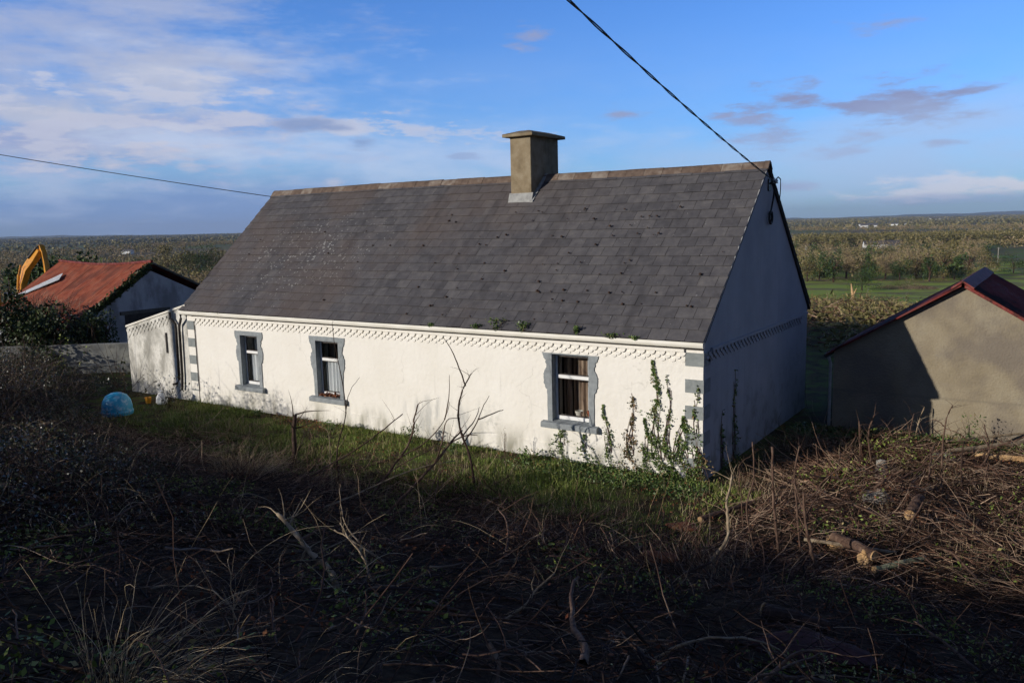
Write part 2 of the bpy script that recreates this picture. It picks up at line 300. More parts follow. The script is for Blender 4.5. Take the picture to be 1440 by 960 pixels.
# distant blue hills
def ridge_hill(az0,az1,dist,hts,name='hills'):
    az=np.linspace(R(az0),R(az1),90); t=np.linspace(0,1,90)
    h=np.interp(t,np.linspace(0,1,len(hts)),hts)*(1+.10*np.sin(t*43)+.06*np.sin(t*97))
    rows=[]
    for k,(dd,hh) in enumerate([(0,0),(.03,.55),(.07,.93),(.1,1),(.16,.8),(.25,0)]):
        rr=dist*(1+dd); rows.append(np.stack([np.sin(az)*rr,np.cos(az)*rr,-12+h*hh],1))
    V=np.concatenate(rows); n=90; F=[(j*n+i,j*n+i+1,(j+1)*n+i+1,(j+1)*n+i) for j in range(5) for i in range(n-1)]
    o=npmesh(name,V,F,m_hill,smooth=True); return tag(o,'low blue hills on the far horizon','hills',kind='structure')
m_hill=mat('hill_heath',[(.3,(.06,.07,.05)),(.7,(.09,.09,.06))],.001,1)
# ------------------------------------------------------------------ scatter helpers
def leaves(P,size,up=.0,aspect=.6,jit=.4,rg=rng):
    """diamond leaf quads at points P"""
    P=np.asarray(P); n=len(P); nrm=rg.normal(size=(n,3)); nrm[:,2]+=up; nrm/=np.linalg.norm(nrm,axis=1)[:,None]
    a=np.cross(nrm,rg.normal(size=(n,3))); a/=np.linalg.norm(a,axis=1)[:,None]+1e-9; b=np.cross(nrm,a)
    s=(size*(1+jit*rg.uniform(-1,1,n)))[:,None]
    V=np.stack([P-a*s*.55,P+b*s*aspect*.5+a*s*.05,P+a*s*.55,P-b*s*aspect*.5+a*s*.05],1).reshape(-1,3)
    return V,np.arange(4*n).reshape(n,4)
def tubes(PL,r0,r1,sides=3):
    """PL (N,K,3); r0,r1 (N,)"""
    PL=np.asarray(PL,float); N_,K,_=PL.shape
    d=np.gradient(PL,axis=1); d/=np.linalg.norm(d,axis=2)[...,None]+1e-9
    ref=np.where(np.abs(d[...,2:3])>.85,np.array([1.,.1,0]),np.array([.1,.05,1.]))
    a=np.cross(d,ref); a/=np.linalg.norm(a,axis=2)[...,None]+1e-9; b=np.cross(d,a)
    r=r0[:,None]+(r1-r0)[:,None]*np.linspace(0,1,K)[None]
    th=np.arange(sides)*2*np.pi/sides
    V=PL[:,:,None,:]+r[:,:,None,None]*(a[:,:,None,:]*np.cos(th)[None,None,:,None]+b[:,:,None,:]*np.sin(th)[None,None,:,None])
    base=(np.arange(N_)*K*sides)[:,None,None]; k=np.arange(K-1)[None,:,None]; j=np.arange(sides)[None,None,:]; j2=(j+1)%sides
    F=np.stack([base+k*sides+j,base+k*sides+j2,base+(k+1)*sides+j2,base+(k+1)*sides+j],-1).reshape(-1,4)
    return V.reshape(-1,3),F
def merge(*parts):
    Vs=[];Fs=[];o=0
    for v,f in parts: Vs.append(v);Fs.append(f+o);o+=len(v)
    return np.concatenate(Vs),np.concatenate(Fs)
def walks(P0,D0,L_,K=6,curl=.35,grav=0.,rg=rng):
    n=len(P0); P=np.zeros((n,K,3)); P[:,0]=P0; d=D0/np.linalg.norm(D0,axis=1)[:,None]; st=(L_/(K-1))[:,None]
    for k in range(1,K):
        d=d+rg.normal(size=(n,3))*curl*.5; d[:,2]-=grav; d/=np.linalg.norm(d,axis=1)[:,None]; P[:,k]=P[:,k-1]+d*st
    return P
# ------------------------------------------------------------------ cottage
L_=15.53; D_=7.2; EZ=2.66; RZ=6.06; SL=(RZ-EZ)/3.75
cot=empty('cottage',(0,0,0),label='long white rendered cottage with slate roof and three grey framed windows',cat='cottage')
WIN=[(-13.18,-12.47,.68,2.07),(-10.22,-9.42,.66,2.09),(-3.24,-2.38,.81,2.22)]
def wall_mesh():
    m=MB(); xs=sorted({-L_,0}|{w[0] for w in WIN}|{w[1] for w in WIN}); zs=sorted({-.3,2.6}|{w[2] for w in WIN}|{w[3] for w in WIN})
    for x0,x1 in zip(xs,xs[1:]):
        for z0,z1 in zip(zs,zs[1:]):
            if any(x0>=w[0]-1e-4 and x1<=w[1]+1e-4 and z0>=w[2]-1e-4 and z1<=w[3]+1e-4 for w in WIN): continue
            for y in (0,.4): m.add([(x0,y,z0),(x1,y,z0),(x1,y,z1),(x0,y,z1)],[(0,1,2,3)])
    # left gable and back
    m.add([(-L_,0,-.3),(-L_,D_,-.3),(-L_,D_,2.6),(-L_,3.6,RZ-.05),(-L_,0,2.6)],[(0,1,2,3,4)])
    m.box(-L_+.3,-.3,D_-.3,D_-.01,-.3,2.6)
    m.add([(-L_,0,2.6),(0,0,2.6),(0,.4,2.6),(-L_,.4,2.6)],[(0,1,2,3)])
    return m
wm=MB(); wm.v,wm.f=wall_mesh().v,wall_mesh().f
me=bpy.data.meshes.new('front_wall'); me.from_pydata(wm.v,[],wm.f); me.materials.append(m_wall)
fw_=bpy.data.objects.new('front_wall',me); link(fw_,cot)
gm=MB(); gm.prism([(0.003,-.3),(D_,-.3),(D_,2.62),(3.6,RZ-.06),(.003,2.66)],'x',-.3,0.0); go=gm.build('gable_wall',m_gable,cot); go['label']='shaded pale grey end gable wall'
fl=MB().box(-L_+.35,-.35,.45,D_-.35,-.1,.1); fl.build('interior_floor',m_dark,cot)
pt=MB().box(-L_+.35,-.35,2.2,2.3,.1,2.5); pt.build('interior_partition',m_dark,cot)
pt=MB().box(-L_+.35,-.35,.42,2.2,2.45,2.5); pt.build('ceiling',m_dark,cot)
# plinth lip
pl=MB().box(-L_+.02,-.36,-.018,.0-.001,-.3,.33); pl.build('plinth',m_wall,cot,bevel=.004)
# reveals, surrounds, sills, sashes
PROF=[(1.06,.235),(1.02,.24),(.975,.225),(.93,.20),(.905,.165),(.87,.17),(.845,.14),(.80,.145),(.765,.185),(.73,.19),(.70,.215),(.64,.22),(.60,.205),(.57,.21),(.535,.18),(.50,.175),(.47,.135),(.35,.125),(-.04,.12)]
def window(k,w):
    x0,x1,z0,z1=w; H=z1-z0; wd=bpy.data.objects.new('window',None); link(wd,cot); wd.location=((x0+x1)/2,0,z0)
    def B(mb,name,m,**kk):
        o=mb.build(name,m,wd,**kk); 
        o.location=(-(x0+x1)/2,0,-z0); return o
    # surround : wavy outline plate standing 22 mm proud, with opening
    top=z1+(.115 if k<2 else .02); rw=np.random.default_rng(k+3)
    m=MB()
    prof=[(z0+H*t,d*.92+rw.uniform(-.008,.008)) for t,d in PROF]; prof[0]=(top,prof[0][1])
    prof=[(min(z,top),d) for z,d in prof]
    # subdivide for ragged edge
    pr=[]
    for (za,da),(zb,db) in zip(prof,prof[1:]):
        for q in range(3):
            t=q/3; pr.append((za+(zb-za)*t,da+(db-da)*t+rw.uniform(-.006,.006)))
    pr.append(prof[-1])
    for sgn,xe in((-1,x0),(1,x1)):
        for (za,da),(zb,db) in zip(pr,pr[1:]):
            for (y) in (-.022,):
                q=[(xe,y,za),(xe+sgn*da,y,za),(xe+sgn*db,y,zb),(xe,y,zb)]; m.add(q,[(0,1,2,3)])
                m.add([(xe+sgn*da,y,za),(xe+sgn*da,0,za),(xe+sgn*db,0,zb),(xe+sgn*db,y,zb)],[(0,1,2,3)])
    m.box(x0,x1,-.022,-.0005,z1,top); 
    B(m,'surround',m_grey)
    r=MB(); y1=.24
    r.add([(x0,-.0215,z0),(x0,y1,z0),(x0,y1,z1),(x0,-.0215,z1)],[(0,1,2,3)]); r.add([(x1,-.0215,z0),(x1,y1,z0),(x1,y1,z1),(x1,-.0215,z1)],[(0,1,2,3)])
    r.add([(x0,-.0215,z1-.001),(x1,-.0215,z1-.001),(x1,y1,z1-.001),(x0,y1,z1-.001)],[(0,1,2,3)])
    B(r,'reveal',m_grey)
    s=MB(); s.prism([(.20,z0-.005),(.20,z0+.035),(-.10,z0-.012),(-.115,z0-.03),(-.115,z0-.13),(.0,z0-.13)],'x',x0-.24,x1+.22); B(s,'sill',m_grey,bevel=.006)
    # sash frame
    f=MB(); yf=.135
    zb=z0+.03; zm=z0+H*.66
    f.box(x0+.002,x0+.05,yf,yf+.06,zb,z1-.002).box(x1-.05,x1-.002,yf,yf+.06,zb,z1-.002).box(x0+.05,x1-.05,yf+.001,yf+.06,z1-.05,z1-.003)
    f.box(x0+.05,x1-.05,yf-.012,yf+.05,zb,zb+.075); f.box(x0+.05,x1-.05,yf-.02,yf+.05,zm-.035,zm+.035)
    B(f,'frame',m_white,bevel=.003)
    f=MB(); t=.022; ys=yf+.008
    for a,b in((zb+.075,zm-.035),(zm+.035,z1-.05)):
        f.box(x0+.05,x0+.05+t,ys,ys+.03,a,b).box(x1-.05-t,x1-.05,ys,ys+.03,a,b).box(x0+.05+t,x1-.05-t,ys,ys+.03,a,a+t).box(x0+.05+t,x1-.05-t,ys,ys+.03,b-t,b)
    B(f,'putty_line',m_brown)
    for a,b in((zb+.075,zm-.035),(zm+.035,z1-.05)):
        gl=MB().add([(x0+.05,yf+.025,a),(x1-.05,yf+.025,a),(x1-.05,yf+.025,b),(x0+.05,yf+.025,b)],[(0,1,2,3)]); B(gl,'pane',m_glass)
    # curtain: folded sheet
    def curtain(a,b,za,zb2,m,amp=.025,y=.26,fr=48):
        n=60; xs=np.linspace(a,b,n); yy=y+amp*np.sin(np.linspace(0,fr*(b-a),n)+.8*np.sin(xs*9))
        V=[(x,yv,za) for x,yv in zip(xs,yy)]+[(x,yv,zb2) for x,yv in zip(xs,yy)]
        c=MB().add(V,[(i,i+1,n+i+1,n+i) for i in range(n-1)]); o=B(c,'curtain',m); return o
    if k<2: curtain(x0+.06,x1-.03,zb,zm-.02,m_curt); curtain(x0+.02,x0+.2 if k else x1-.05,zm-.1,z1,m_curt if k==0 else m_curtd,y=.42)
    else:
        curtain(x0+.03,x0+.24,zb,z1,m_curtd,.03,.42); curtain(x1-.26,x1-.02,zb,z1,m_curt,.03,.40); curtain(x0+.2,x1-.2,zb,z1,m_curtd,.02,.55)
    ws=MB().box(x0-.1,x1+.1,.245,.40,z0-.03,z0+.03); B(ws,'window_board',m_white)
    return wd
for k,w in enumerate(WIN): window(k,w)
# quoins
for k in range(5):
    zt=2.44-k*.5; q=MB().box(-.345,.016,-.016,-.001,zt-.25,zt); q.add([(.001,-.001,zt-.25),(.016,-.001,zt-.25),(.016,.34,zt-.25),(.001,.34,zt-.25),(.001,-.001,zt),(.016,-.001,zt),(.016,.34,zt),(.001,.34,zt)],[(0,3,2,1),(4,5,6,7),(1,2,6,5),(2,3,7,6)])
    q.build('quoin_block',m_quoin,cot)
for k in range(5):
    zt=2.36-k*.5; MB().box(-L_+.002,-L_+.33,-.016,-.001,zt-.25,zt).build('quoin_block',m_quoin,cot)
MB().tube([(-L_+.36,-.02,2.5),(-L_+.365,-.02,.0)],.012,6).build('corner_cable',m_black,cot)
# decorative scalloped band, three staggered rows of drops under the eave
def band(P,n,ax):
    m=MB()
    rows=[(2.41,.026,0,.044),(2.34,.018,.5,.034),(2.275,.010,0,.026)]
    pitch=.205
    for zc,th,off,rr in rows:
        x=-n+pitch*off+.02
        while x<-.36:
            pts=[]
            for j in range(7):
                a=math.pi+math.pi*j/6; pts.append((x+pitch*.27*math.cos(a)+.02*math.sin(a),zc+rr*1.1*math.sin(a)))
            pts=[(x-pitch*.27,zc+.03)]+pts+[(x+pitch*.27,zc+.03)]
            if ax=='x': m.prism(pts,'y',-th-.006,-.001)
            else: m.prism([(-p[0]-.36+.1,p[1]) for p in pts],'x',.001,th+.006)
            x+=pitch
    return m
bo=band(None,L_-.36,'x'); bo.box(-L_+.37,-.36,-.05,-.001,2.445,2.535); bo.build('scallop_band',m_wall,cot)
bo=band(None,D_-.3,'y'); bo.box(.001,.05,.36,D_-.1,2.445,2.50); bo.build('scallop_band',m_gable,cot)
# fascia, gutter
MB().box(-L_-.05,.03,-.055,-.002,2.53,2.67).build('fascia',m_cream,cot)
gp=[(-.17,2.655),(-.178,2.60),(-.165,2.56),(-.13,2.545),(-.09,2.55),(-.058,2.565),(-.058,2.65),(-.066,2.65),(-.068,2.575),(-.10,2.56),(-.13,2.556),(-.158,2.57),(-.168,2.60),(-.160,2.655)]
g1=MB().prism(gp,'x',-L_-.12,.05); g1.build('gutter',m_cream,cot)
ge=MB().prism([(-.175,2.655),(-.182,2.60),(-.165,2.553),(-.13,2.54),(-.09,2.54),(-.058,2.56),(-.058,2.655)],'x',.045,.055); ge.build('gutter_end',m_cream,cot)
st=MB().box(-L_-.1,.04,-.19,-.172,2.535,2.55); 
MB().box(-L_+.2,.03,-.085,-.05,2.515,2.53).build('gutter_shade_line',m_black,cot)  # black strip drawn where the shadow line under the gutter falls
# downpipes
xp=-L_-.02
MB().tube([(-15.62,-.13,2.54),(-15.62,-.13,2.42),(-15.80,-.07,2.22),(-15.82,-.07,2.0),(-15.86,-.07,.75),(-15.9,-.07,.40),(-15.93,-.07,.3)],.037,8,True).build('downpipe',m_black,cot,smooth=True)
MB().tube([(-16.15,-.12,2.58),(-16.16,-.12,2.42),(-15.99,-.07,2.24),(-15.99,-.07,2.0),(-16.02,-.07,.60),(-16.1,-.1,.48),(-16.2,-.17,.46)],.037,8,True).build('downpipe',m_black,cot,smooth=True)
# roof: individual slates in courses
rs=np.random.default_rng(11)
def slope(front=True):
    m=[];F=[];n0=0; SLn=math.hypot(3.75,RZ-EZ); ny=-(RZ-EZ)/SLn; nz=3.75/SLn; uy=3.75/SLn; uz=(RZ-EZ)/SLn
    nc=18; ex=SLn/nc; W=.37
    V=[]
    for c in range(nc+0):
        x=-L_-.13+(0 if c%2 else W/2)
        xs=[-L_-.13]+list(np.arange(x,0.06,W)); xs=[q for q in xs if q<.05]+[.06]
        for a,b in zip(xs,xs[1:]):
            if b-a<.03: continue
            s0=c*ex; s1=min(s0+ex*1.12,SLn-.02); j=rs.uniform(-.007,.007); lift=.024+rs.uniform(-.003,.006); g_=.004
            sk=rs.uniform(-.004,.004)
            def pt(xx,s,h):
                sag=.035*math.sin((xx+L_)/L_*math.pi*1.5+.4)*S(s/SLn)-.02*math.sin(math.pi*s/SLn)
                y=-.15+uy*s+ny*h; z=EZ+uz*s+nz*h+float(sag); 
                return (xx,y if front else D_-y,z)
            p=[pt(a+g_,s0+j+sk,lift),pt(b-g_,s0+j-sk,lift),pt(b-g_,s1,.004),pt(a+g_,s1,.004),pt(a+g_,s0+j+sk,lift-.013),pt(b-g_,s0+j-sk,lift-.013)]
            n=len(V); V+=p; F+=[(n,n+1,n+2,n+3),(n+4,n+5,n+1,n)]
            F+=[(n,n+3,n+4,n),(n+1,n+5,n+2,n+1)][:0]
    # dark under-layer
    n=len(V); V+=[(-L_-.12,-.14 if front else D_+.14,EZ-.03),(.05,-.14 if front else D_+.14,EZ-.03),(.05,3.6,RZ-.05),(-L_-.12,3.6,RZ-.05)]; 
    return V,F,n
for fr in(True,False):
    V,F,n=slope(fr)
    me=bpy.data.meshes.new('roof'); me.from_pydata(V[:n],[],F); me.materials.append(m_slate); o=bpy.data.objects.new('roof',me); link(o,cot)
    o['label']='weathered slate slope facing the garden' if fr else 'rear slate slope'
    y0,yy=(-.13,3.6) if fr else (D_+.13,3.6)
    u=MB().prism([(y0,EZ-.05),(yy,RZ-.06),(yy,RZ-.13),(y0,EZ-.12)],'x',-L_-.11,.045); u.build('roof_underlay',m_dark,o)
    if fr: roof=o
# verge mortar line
MB().prism([(-.14,EZ-.045),(3.6,RZ-.055),(3.6,RZ-.02),(-.14,EZ-.012)],'x',.0455,.062).build('verge_mortar',m_lead,cot)
MB().prism([(D_+.14,EZ-.035),(3.6,RZ-.045),(3.6,RZ-.015),(D_+.14,EZ-.005)],'x',.0455,.056).build('verge_board',m_black,cot)
# ridge tiles
rm=MB(); rm2=MB(); x=-L_-.15
while x<.06:
    b=min(x+.46,.08); h=rs.uniform(-.006,.006); sg=.035*math.sin(((x+b)/2+L_)/L_*math.pi*1.5+.4)
    P=[(3.6-.17,RZ-.13),(3.6-.06,RZ+.01),(3.6,RZ+.045),(3.6+.06,RZ+.01),(3.6+.17,RZ-.13),(3.6+.15,RZ-.15),(3.6,RZ+.01),(3.6-.15,RZ-.15)]
    if not(-6.2<(x+b)/2<-5.5): (rm if x<-6 else rm2).prism([(y,z+h+sg) for y,z in P],'x',x+.003,b-.004)
    x+=.46
rm.build('ridge_tiles',m_ridge,cot); rm2.build('ridge_tiles',m_ridge,cot)
# chimney as a sub tree of the roof
def R0(o): return o
ch=MB().box(-6.15,-5.55,2.96,4.27,5.0,6.99); cho=ch.build('chimney',m_chim,roof,bevel=.012)
cp=MB(); cp.box(-6.29,-5.41,2.82,4.41,6.985,7.06)
v=[(-6.29,2.82,7.06),(-5.41,2.82,7.06),(-5.41,4.41,7.06),(-6.29,4.41,7.06),(-6.0,3.15,7.15),(-5.70,3.15,7.15),(-5.70,4.1,7.15),(-6.0,4.1,7.15)]
cp.add(v,[(4,5,6,7),(0,1,5,4),(1,2,6,5),(2,3,7,6),(3,0,4,7)])
cp.build('chimney_cap',m_chim,cho,bevel=.01)
fz=lambda y:EZ+(y+.15)*SL
f=MB(); f.prism([(2.87,fz(2.87)+.0),(2.955,fz(2.955)+.15),(2.97,fz(2.97)+.15),(2.97,fz(2.97)-.05)],'x',-6.2,-5.5); f.build('flashing',m_lead,cho,bevel=.005)
f=MB(); f.prism([(2.86,fz(2.86)+.03),(3.6,fz(3.6)+.05),(3.6,fz(3.6)-.02),(2.86,fz(2.86)-.02)],'x',-5.549,-5.46); f.build('flashing',m_lead,cho)
# moss lumps on the slates
P=[]
for k in range(95):
    x=rs.normal(-3.9,1.9) if k%4 else rs.uniform(-15,-.2); s=rs.uniform(.05,.75)**1.0
    if -15.4<x<-.1: P.append((x,-.15+3.75*round(s*18)/18+rs.normal(0,.02),0))
mm=MB()
for x,y,_ in P:
    z=EZ+(y+.15)*SL+.03; r=rs.uniform(.012,.034)
    mm.lathe([(r,0),(r*1.1,r*.5),(r*.7,r*1.1),(.002,r*1.3)],(x,y,z),6)
mo=mm.build('moss_tufts',m_darkbark,roof); mo['kind']='stuff'; mo['label']='dark moss lumps caught in the slate joints'
# ------------------------------------------------------------------ lean-to at the left end
an=empty('lean_to',(-17.1,0,0),label='grimy white lean-to with sloping top at the left end of the cottage',cat='lean-to')
def LT(mb,name,m,**k):
    o=mb.build(name,m,an,**k); o.location=(17.1,0,0); return o
LT(MB().prism([(-18.65,-.4),(-15.535,-.4),(-15.535,2.80),(-18.65,2.05)],'y',.002,.3),'wall',m_annex,bevel=.008)
LT(MB().prism([(-18.55,-.4),(-15.54,-.4),(-15.54,2.70),(-18.55,1.97)],'y',.3,3.6),'rear_block',m_annex)
LT(MB().prism([(-18.6,1.99),(-15.545,2.735),(-15.545,2.79),(-18.6,2.045)],'y',.302,3.75),'roof',m_tin2)
bm_=MB(); 
for r_,(dz,th,off) in enumerate([(.16,.034,0),(.24,.022,.5),(.31,.014,0)]):
    x=-18.55+.2*off
    while x<-16.3:
        zc=2.05+(x+18.65)*.2408-dz; bm_.prism([(x-.07,zc+.05),(x-.07,zc),(x-.04,zc-.045),(x,zc-.06),(x+.04,zc-.045),(x+.07,zc+.01),(x+.07,zc+.06)],'y',-th,.001); x+=.2
LT(bm_,'scallop_band',m_annex)
LT(MB().prism([(-18.66,2.02),(-15.54,2.775),(-15.54,2.83),(-18.66,2.075)],'y',-.03,.305),'coping',m_cream)
LT(MB().box(-16.62,-16.56,-.03,.0015,1.35,1.95),'vent_slot',m_black)
# ------------------------------------------------------------------ right-hand shed
sh=empty('shed',(3.64,5.4,0),label='cement rendered shed with low tin roof right of the cottage',cat='shed')
def SH(mb,name,m,**k):
    o=mb.build(name,m,sh,**k); o.location=(-3.64,-5.4,0); return o
SH(MB().prism([(1.08,-.5),(6.2,-.5),(6.2,1.80),(3.64,3.33),(1.08,1.80)],'y',5.4,10.4),'wall',m_shed)
def tinroof(xa,za,xb,zb,y0,y1,n=70,amp=.012,jag=.0,pitchw=.12):
    m=MB(); ys=np.linspace(y0,y1,int((y1-y0)/.03)); 
    N_=9; V=[]
    for i in range(N_):
        t=i/(N_-1); 
        for y in ys:
            V.append((xa+(xb-xa)*t,y,za+(zb-za)*t+amp*math.sin(y*2*math.pi/pitchw)+.03*math.sin(t*3.1)*math.sin(y*.9)))
    n=len(ys); m.add(V,[(i*n+j,(i+1)*n+j,(i+1)*n+j+1,i*n+j+1) for i in range(N_-1) for j in range(n-1)])
    return m
SH(tinroof(3.64,3.43,.94,1.78,5.22,10.5),'roof_slope',m_tin2,smooth=True)
SH(tinroof(3.64,3.43,6.36,1.80,5.30,10.5),'roof_slope',m_tin2,smooth=True)
SH(MB().prism([(.94,1.715),(3.62,3.355),(3.62,3.40),(.94,1.76)],'y',5.2,5.245),'bargeboard',m_tin2,bevel=.006)
SH(MB().prism([(6.34,1.71),(3.66,3.325),(3.66,3.40),(6.34,1.785)],'y',5.29,5.33),'bargeboard',m_redpaint,bevel=.006)
SH(MB().prism([(3.44,3.30),(3.64,3.44),(3.84,3.30),(3.86,3.335),(3.64,3.485),(3.42,3.335)],'y',5.18,10.55),'ridge_cap',m_redpaint)
SH(MB().tube([(.92,5.3,1.7),(.92,10.4,1.68)],.05,8),'gutter',m_steel)
SH(MB().tube([(.98,5.36,1.66),(1.02,5.37,1.5),(1.02,5.37,-.1)],.035,8),'downpipe',m_lead)
# ------------------------------------------------------------------ left barn
bn=empty('barn',(-26,5.6,0),label='long low barn with rusty red tin roof behind the lean-to',cat='barn')
def BN(mb,name,m,**k):
    o=mb.build(name,m,bn,**k); o.location=(26,-5.6,0); return o
XB0,XB1=-33.6,-26.0
BN(MB().prism([(2.1,-.8),(9.1,-.8),(9.1,1.7),(5.6,3.36),(2.1,1.12)],'x',XB0+.3,XB1),'wall',m_barn)
def barnroof(ya,za,yb,zb,x0,x1,dip=True):
    m=MB(); n=int((x1-x0)/.03); xs=np.linspace(x0,x1,n); V=[];N_=8
    for i in range(N_):
        t=i/(N_-1)
        for x in xs:
            u=(x-x0)/(x1-x0); sag=-.15*math.sin(math.pi*u)**1*(1-.3*t); sheet=.02*(int((x-x0)/.75)%2)
            V.append((x,ya+(yb-ya)*t,za+(zb-za)*t+.014*math.sin(x*2*math.pi/.15)+sag+sheet))
    m.add(V,[(i*n+j,(i+1)*n+j,(i+1)*n+j+1,i*n+j+1) for i in range(N_-1) for j in range(n-1)]); return m
BN(barnroof(5.6,3.72,1.95,1.30,XB0+.5,XB1+.12),'roof_slope',m_red,smooth=True)
BN(barnroof(5.6,3.72,9.25,1.92,XB0+.5,XB1+.12),'roof_slope',m_tin2,smooth=True)
BN(MB().tube([(XB0+.45+(XB1-XB0-.3)*t,5.6,3.76-.15*math.sin(math.pi*t)) for t in np.linspace(0,1,14)],.06,8),'ridge_cap',m_redpaint)
BN(MB().prism([(9.25,1.86),(5.6,3.66),(5.6,3.74),(9.25,1.95)],'x',XB1+.08,XB1+.14),'bargeboard',m_steel)
BN(MB().add([(-33.0,3.4,2.31),(-32.5,3.45,2.35),(-31.1,4.45,3.0),(-31.46,4.83,3.25)],[(0,1,2,3)]).add([(-33.0,3.4,2.29),(-32.5,3.45,2.33),(-31.1,4.45,2.98),(-31.46,4.83,3.23)],[(3,2,1,0)]),'fibreglass_sheet',m_fibre)
BN(MB().box(XB1-.05,XB1+.03,4.3,6.1,1.0,1.66),'opening',m_black)
BN(MB().box(XB1+.005,XB1+.09,4.1,6.3,1.66,1.80),'lintel',m_steel)
# ------------------------------------------------------------------ yard wall
yw=empty('yard_wall',(-21,1.2,0),label='low rendered yard wall with mossy ledge left of the lean-to',cat='wall')
p0=np.array([-19.6,5.0]); p1=np.array([-31.5,-4.45]); 
def strip(off0,off1,z0,z1,zz0=0):
    d=(p1-p0)/np.linalg.norm(p1-p0); n=np.array([-d[1],d[0]]); 
    if n[1]>0: n=-n
    m=MB(); q=[p0+n*off0,p1+n*off0,p1+n*off1,p0+n*off1]; m.prism([tuple(a) for a in q],'z',z0,z1); return m
o=strip(0,.25,-.3,.98).build('wall',m_yard,yw,bevel=.02); o.location=(21,-1.2,0)
o=strip(.255,.75,-.6,.28).build('ledge',m_yard,yw,bevel=.02); o.location=(21,-1.2,0)
# ------------------------------------------------------------------ digger
ex=empty('excavator',(-58.6,15,-2.2),label='orange tracked excavator behind the red roofed barn',cat='excavator')
def EX(mb,name,m,par=None,**k):
    o=mb.build(name,m,par or ex,**k)
    if par is None: o.location=(58.6,-15,2.2)
    return o
bx,by=-59.4,14.4
for s_ in(-1.0,1.0):
    pts=[(-1.7,.25),(-1.5,0),(1.5,0),(1.7,.25),(1.6,.6),(1.3,.72),(-1.3,.72),(-1.6,.6)]
    EX(MB().prism([(bx+a,-2.9+b) for a,b in pts],'y',by+s_-.25,by+s_+.25),'track',m_steel,bevel=.04)
EX(MB().box(bx-1.9,bx+1.4,by-1.2,by+1.2,-2.1,-.9),'body',m_orange,bevel=.08)
EX(MB().box(bx-2.3,bx-1.6,by-1.2,by+1.2,-1.9,.1),'counterweight',m_orange,bevel=.1)
EX(MB().box(bx-1.5,bx+.3,by-1.15,by+.1,-.895,1.15),'engine_cover',m_orange,bevel=.08)
EX(MB().box(bx+.35,bx+1.5,by+.2,by+1.15,-.895,.9),'cab',m_steel,bevel=.06)
def beam(pts,w,name,m,par=None):
    # tapered box beam through (x,y,z,depth) points
    V=[];F=[]
    for i,(x,y,z,h) in enumerate(pts):
        a=np.array(pts[max(i-1,0)][:3]);b=np.array(pts[min(i+1,len(pts)-1)][:3]); d=(b-a)/np.linalg.norm(b-a); s=np.array([-.35,-.93,0.])*.0+np.array([-.25,-.97,0]); u=np.cross(s,d); u/=np.linalg.norm(u)
        c=np.array([x,y,z])
        for du,dv in((-1,-1),(1,-1),(1,1),(-1,1)): V.append(tuple(c+u*h*.5*du+s*w*.5*dv))
    for i in range(len(pts)-1):
        for j in range(4): F.append((i*4+j,i*4+(j+1)%4,i*4+4+(j+1)%4,i*4+4+j))
    F+=[(0,1,2,3),tuple(len(V)-4+j for j in range(4))]
    return EX(MB().add(V,F),name,m,par,bevel=.02)
boom=beam([(-57.95,15.35,-.2,.55),(-57.98,15.55,1.5,.75),(-57.72,15.8,2.6,1.0),(-57.3,16.15,3.3,.9),(-56.85,16.5,3.95,.42)],.42,'boom',m_orange)
beam([(-56.95,16.6,4.3,.24),(-56.75,16.62,3.7,.60),(-56.55,16.62,2.9,.50),(-56.35,16.6,1.9,.26)],.34,'dipper_arm',m_orange)
EX(MB().tube([(-58.15,15.1,.2),(-57.95,15.3,2.2)],.09,8).tube([(-57.95,15.3,2.2),(-57.85,15.45,2.9)],.05,8),'hydraulic_ram',m_orange)
EX(MB().tube([(-57.6,15.9,3.35),(-57.1,16.3,4.1),(-56.9,16.5,4.3)],.07,8),'hydraulic_ram',m_steel)
EX(MB().prism([(-56.7,1.9),(-56.0,1.95),(-55.9,1.3),(-56.3,.9),(-56.9,1.1)],'y',16.2,17.1),'bucket',m_steel,bevel=.03)
EX(MB().tube([(-58.9,15,.9),(-58.9,15,2.0)],.03,6),'mast',m_steel)
# ------------------------------------------------------------------ blue tank, window-sill things
bt=empty('water_barrel',(-15.9,-2.1,-.52),label='bright blue round-topped plastic barrel half hidden in the shrubs',cat='barrel')
bt.scale=(1.2,1.2,1.2)
MB().lathe([(.26,0),(.31,.1),(.33,.4),(.325,.62),(.30,.74),(.23,.86),(.12,.92),(.01,.935)],(0,0,0),40).build('drum',m_blue,bt,smooth=True)
MB().lathe([(.33,.46),(.342,.475),(.342,.51),(.33,.53)],(0,0,0),40).build('rim_band',m_blue,bt,smooth=True)
def pot(x,y,z,s,m,lab,plantm=None):
    t=empty('flower_pot',(x,y,z),label=lab,cat='flower pot')
    MB().lathe([(.055*s,0),(.082*s,.13*s),(.092*s,.13*s),(.092*s,.17*s),(.08*s,.17*s),(.075*s,.12*s),(.01,.11*s)],(0,0,0),18).build('pot',m,t,smooth=False)
    MB().lathe([(.10*s,-.0),(.11*s,.02),(.105*s,.021)],(0,0,-.001),18).build('saucer',m_terra,t)
    return t
pot(-2.80,.33,.845,.95,m_pot,'cream flower pot standing inside the right hand window')
pot(-2.50,.33,.845,1.1,m_terra,'terracotta flower pot at the right edge inside the right hand window')
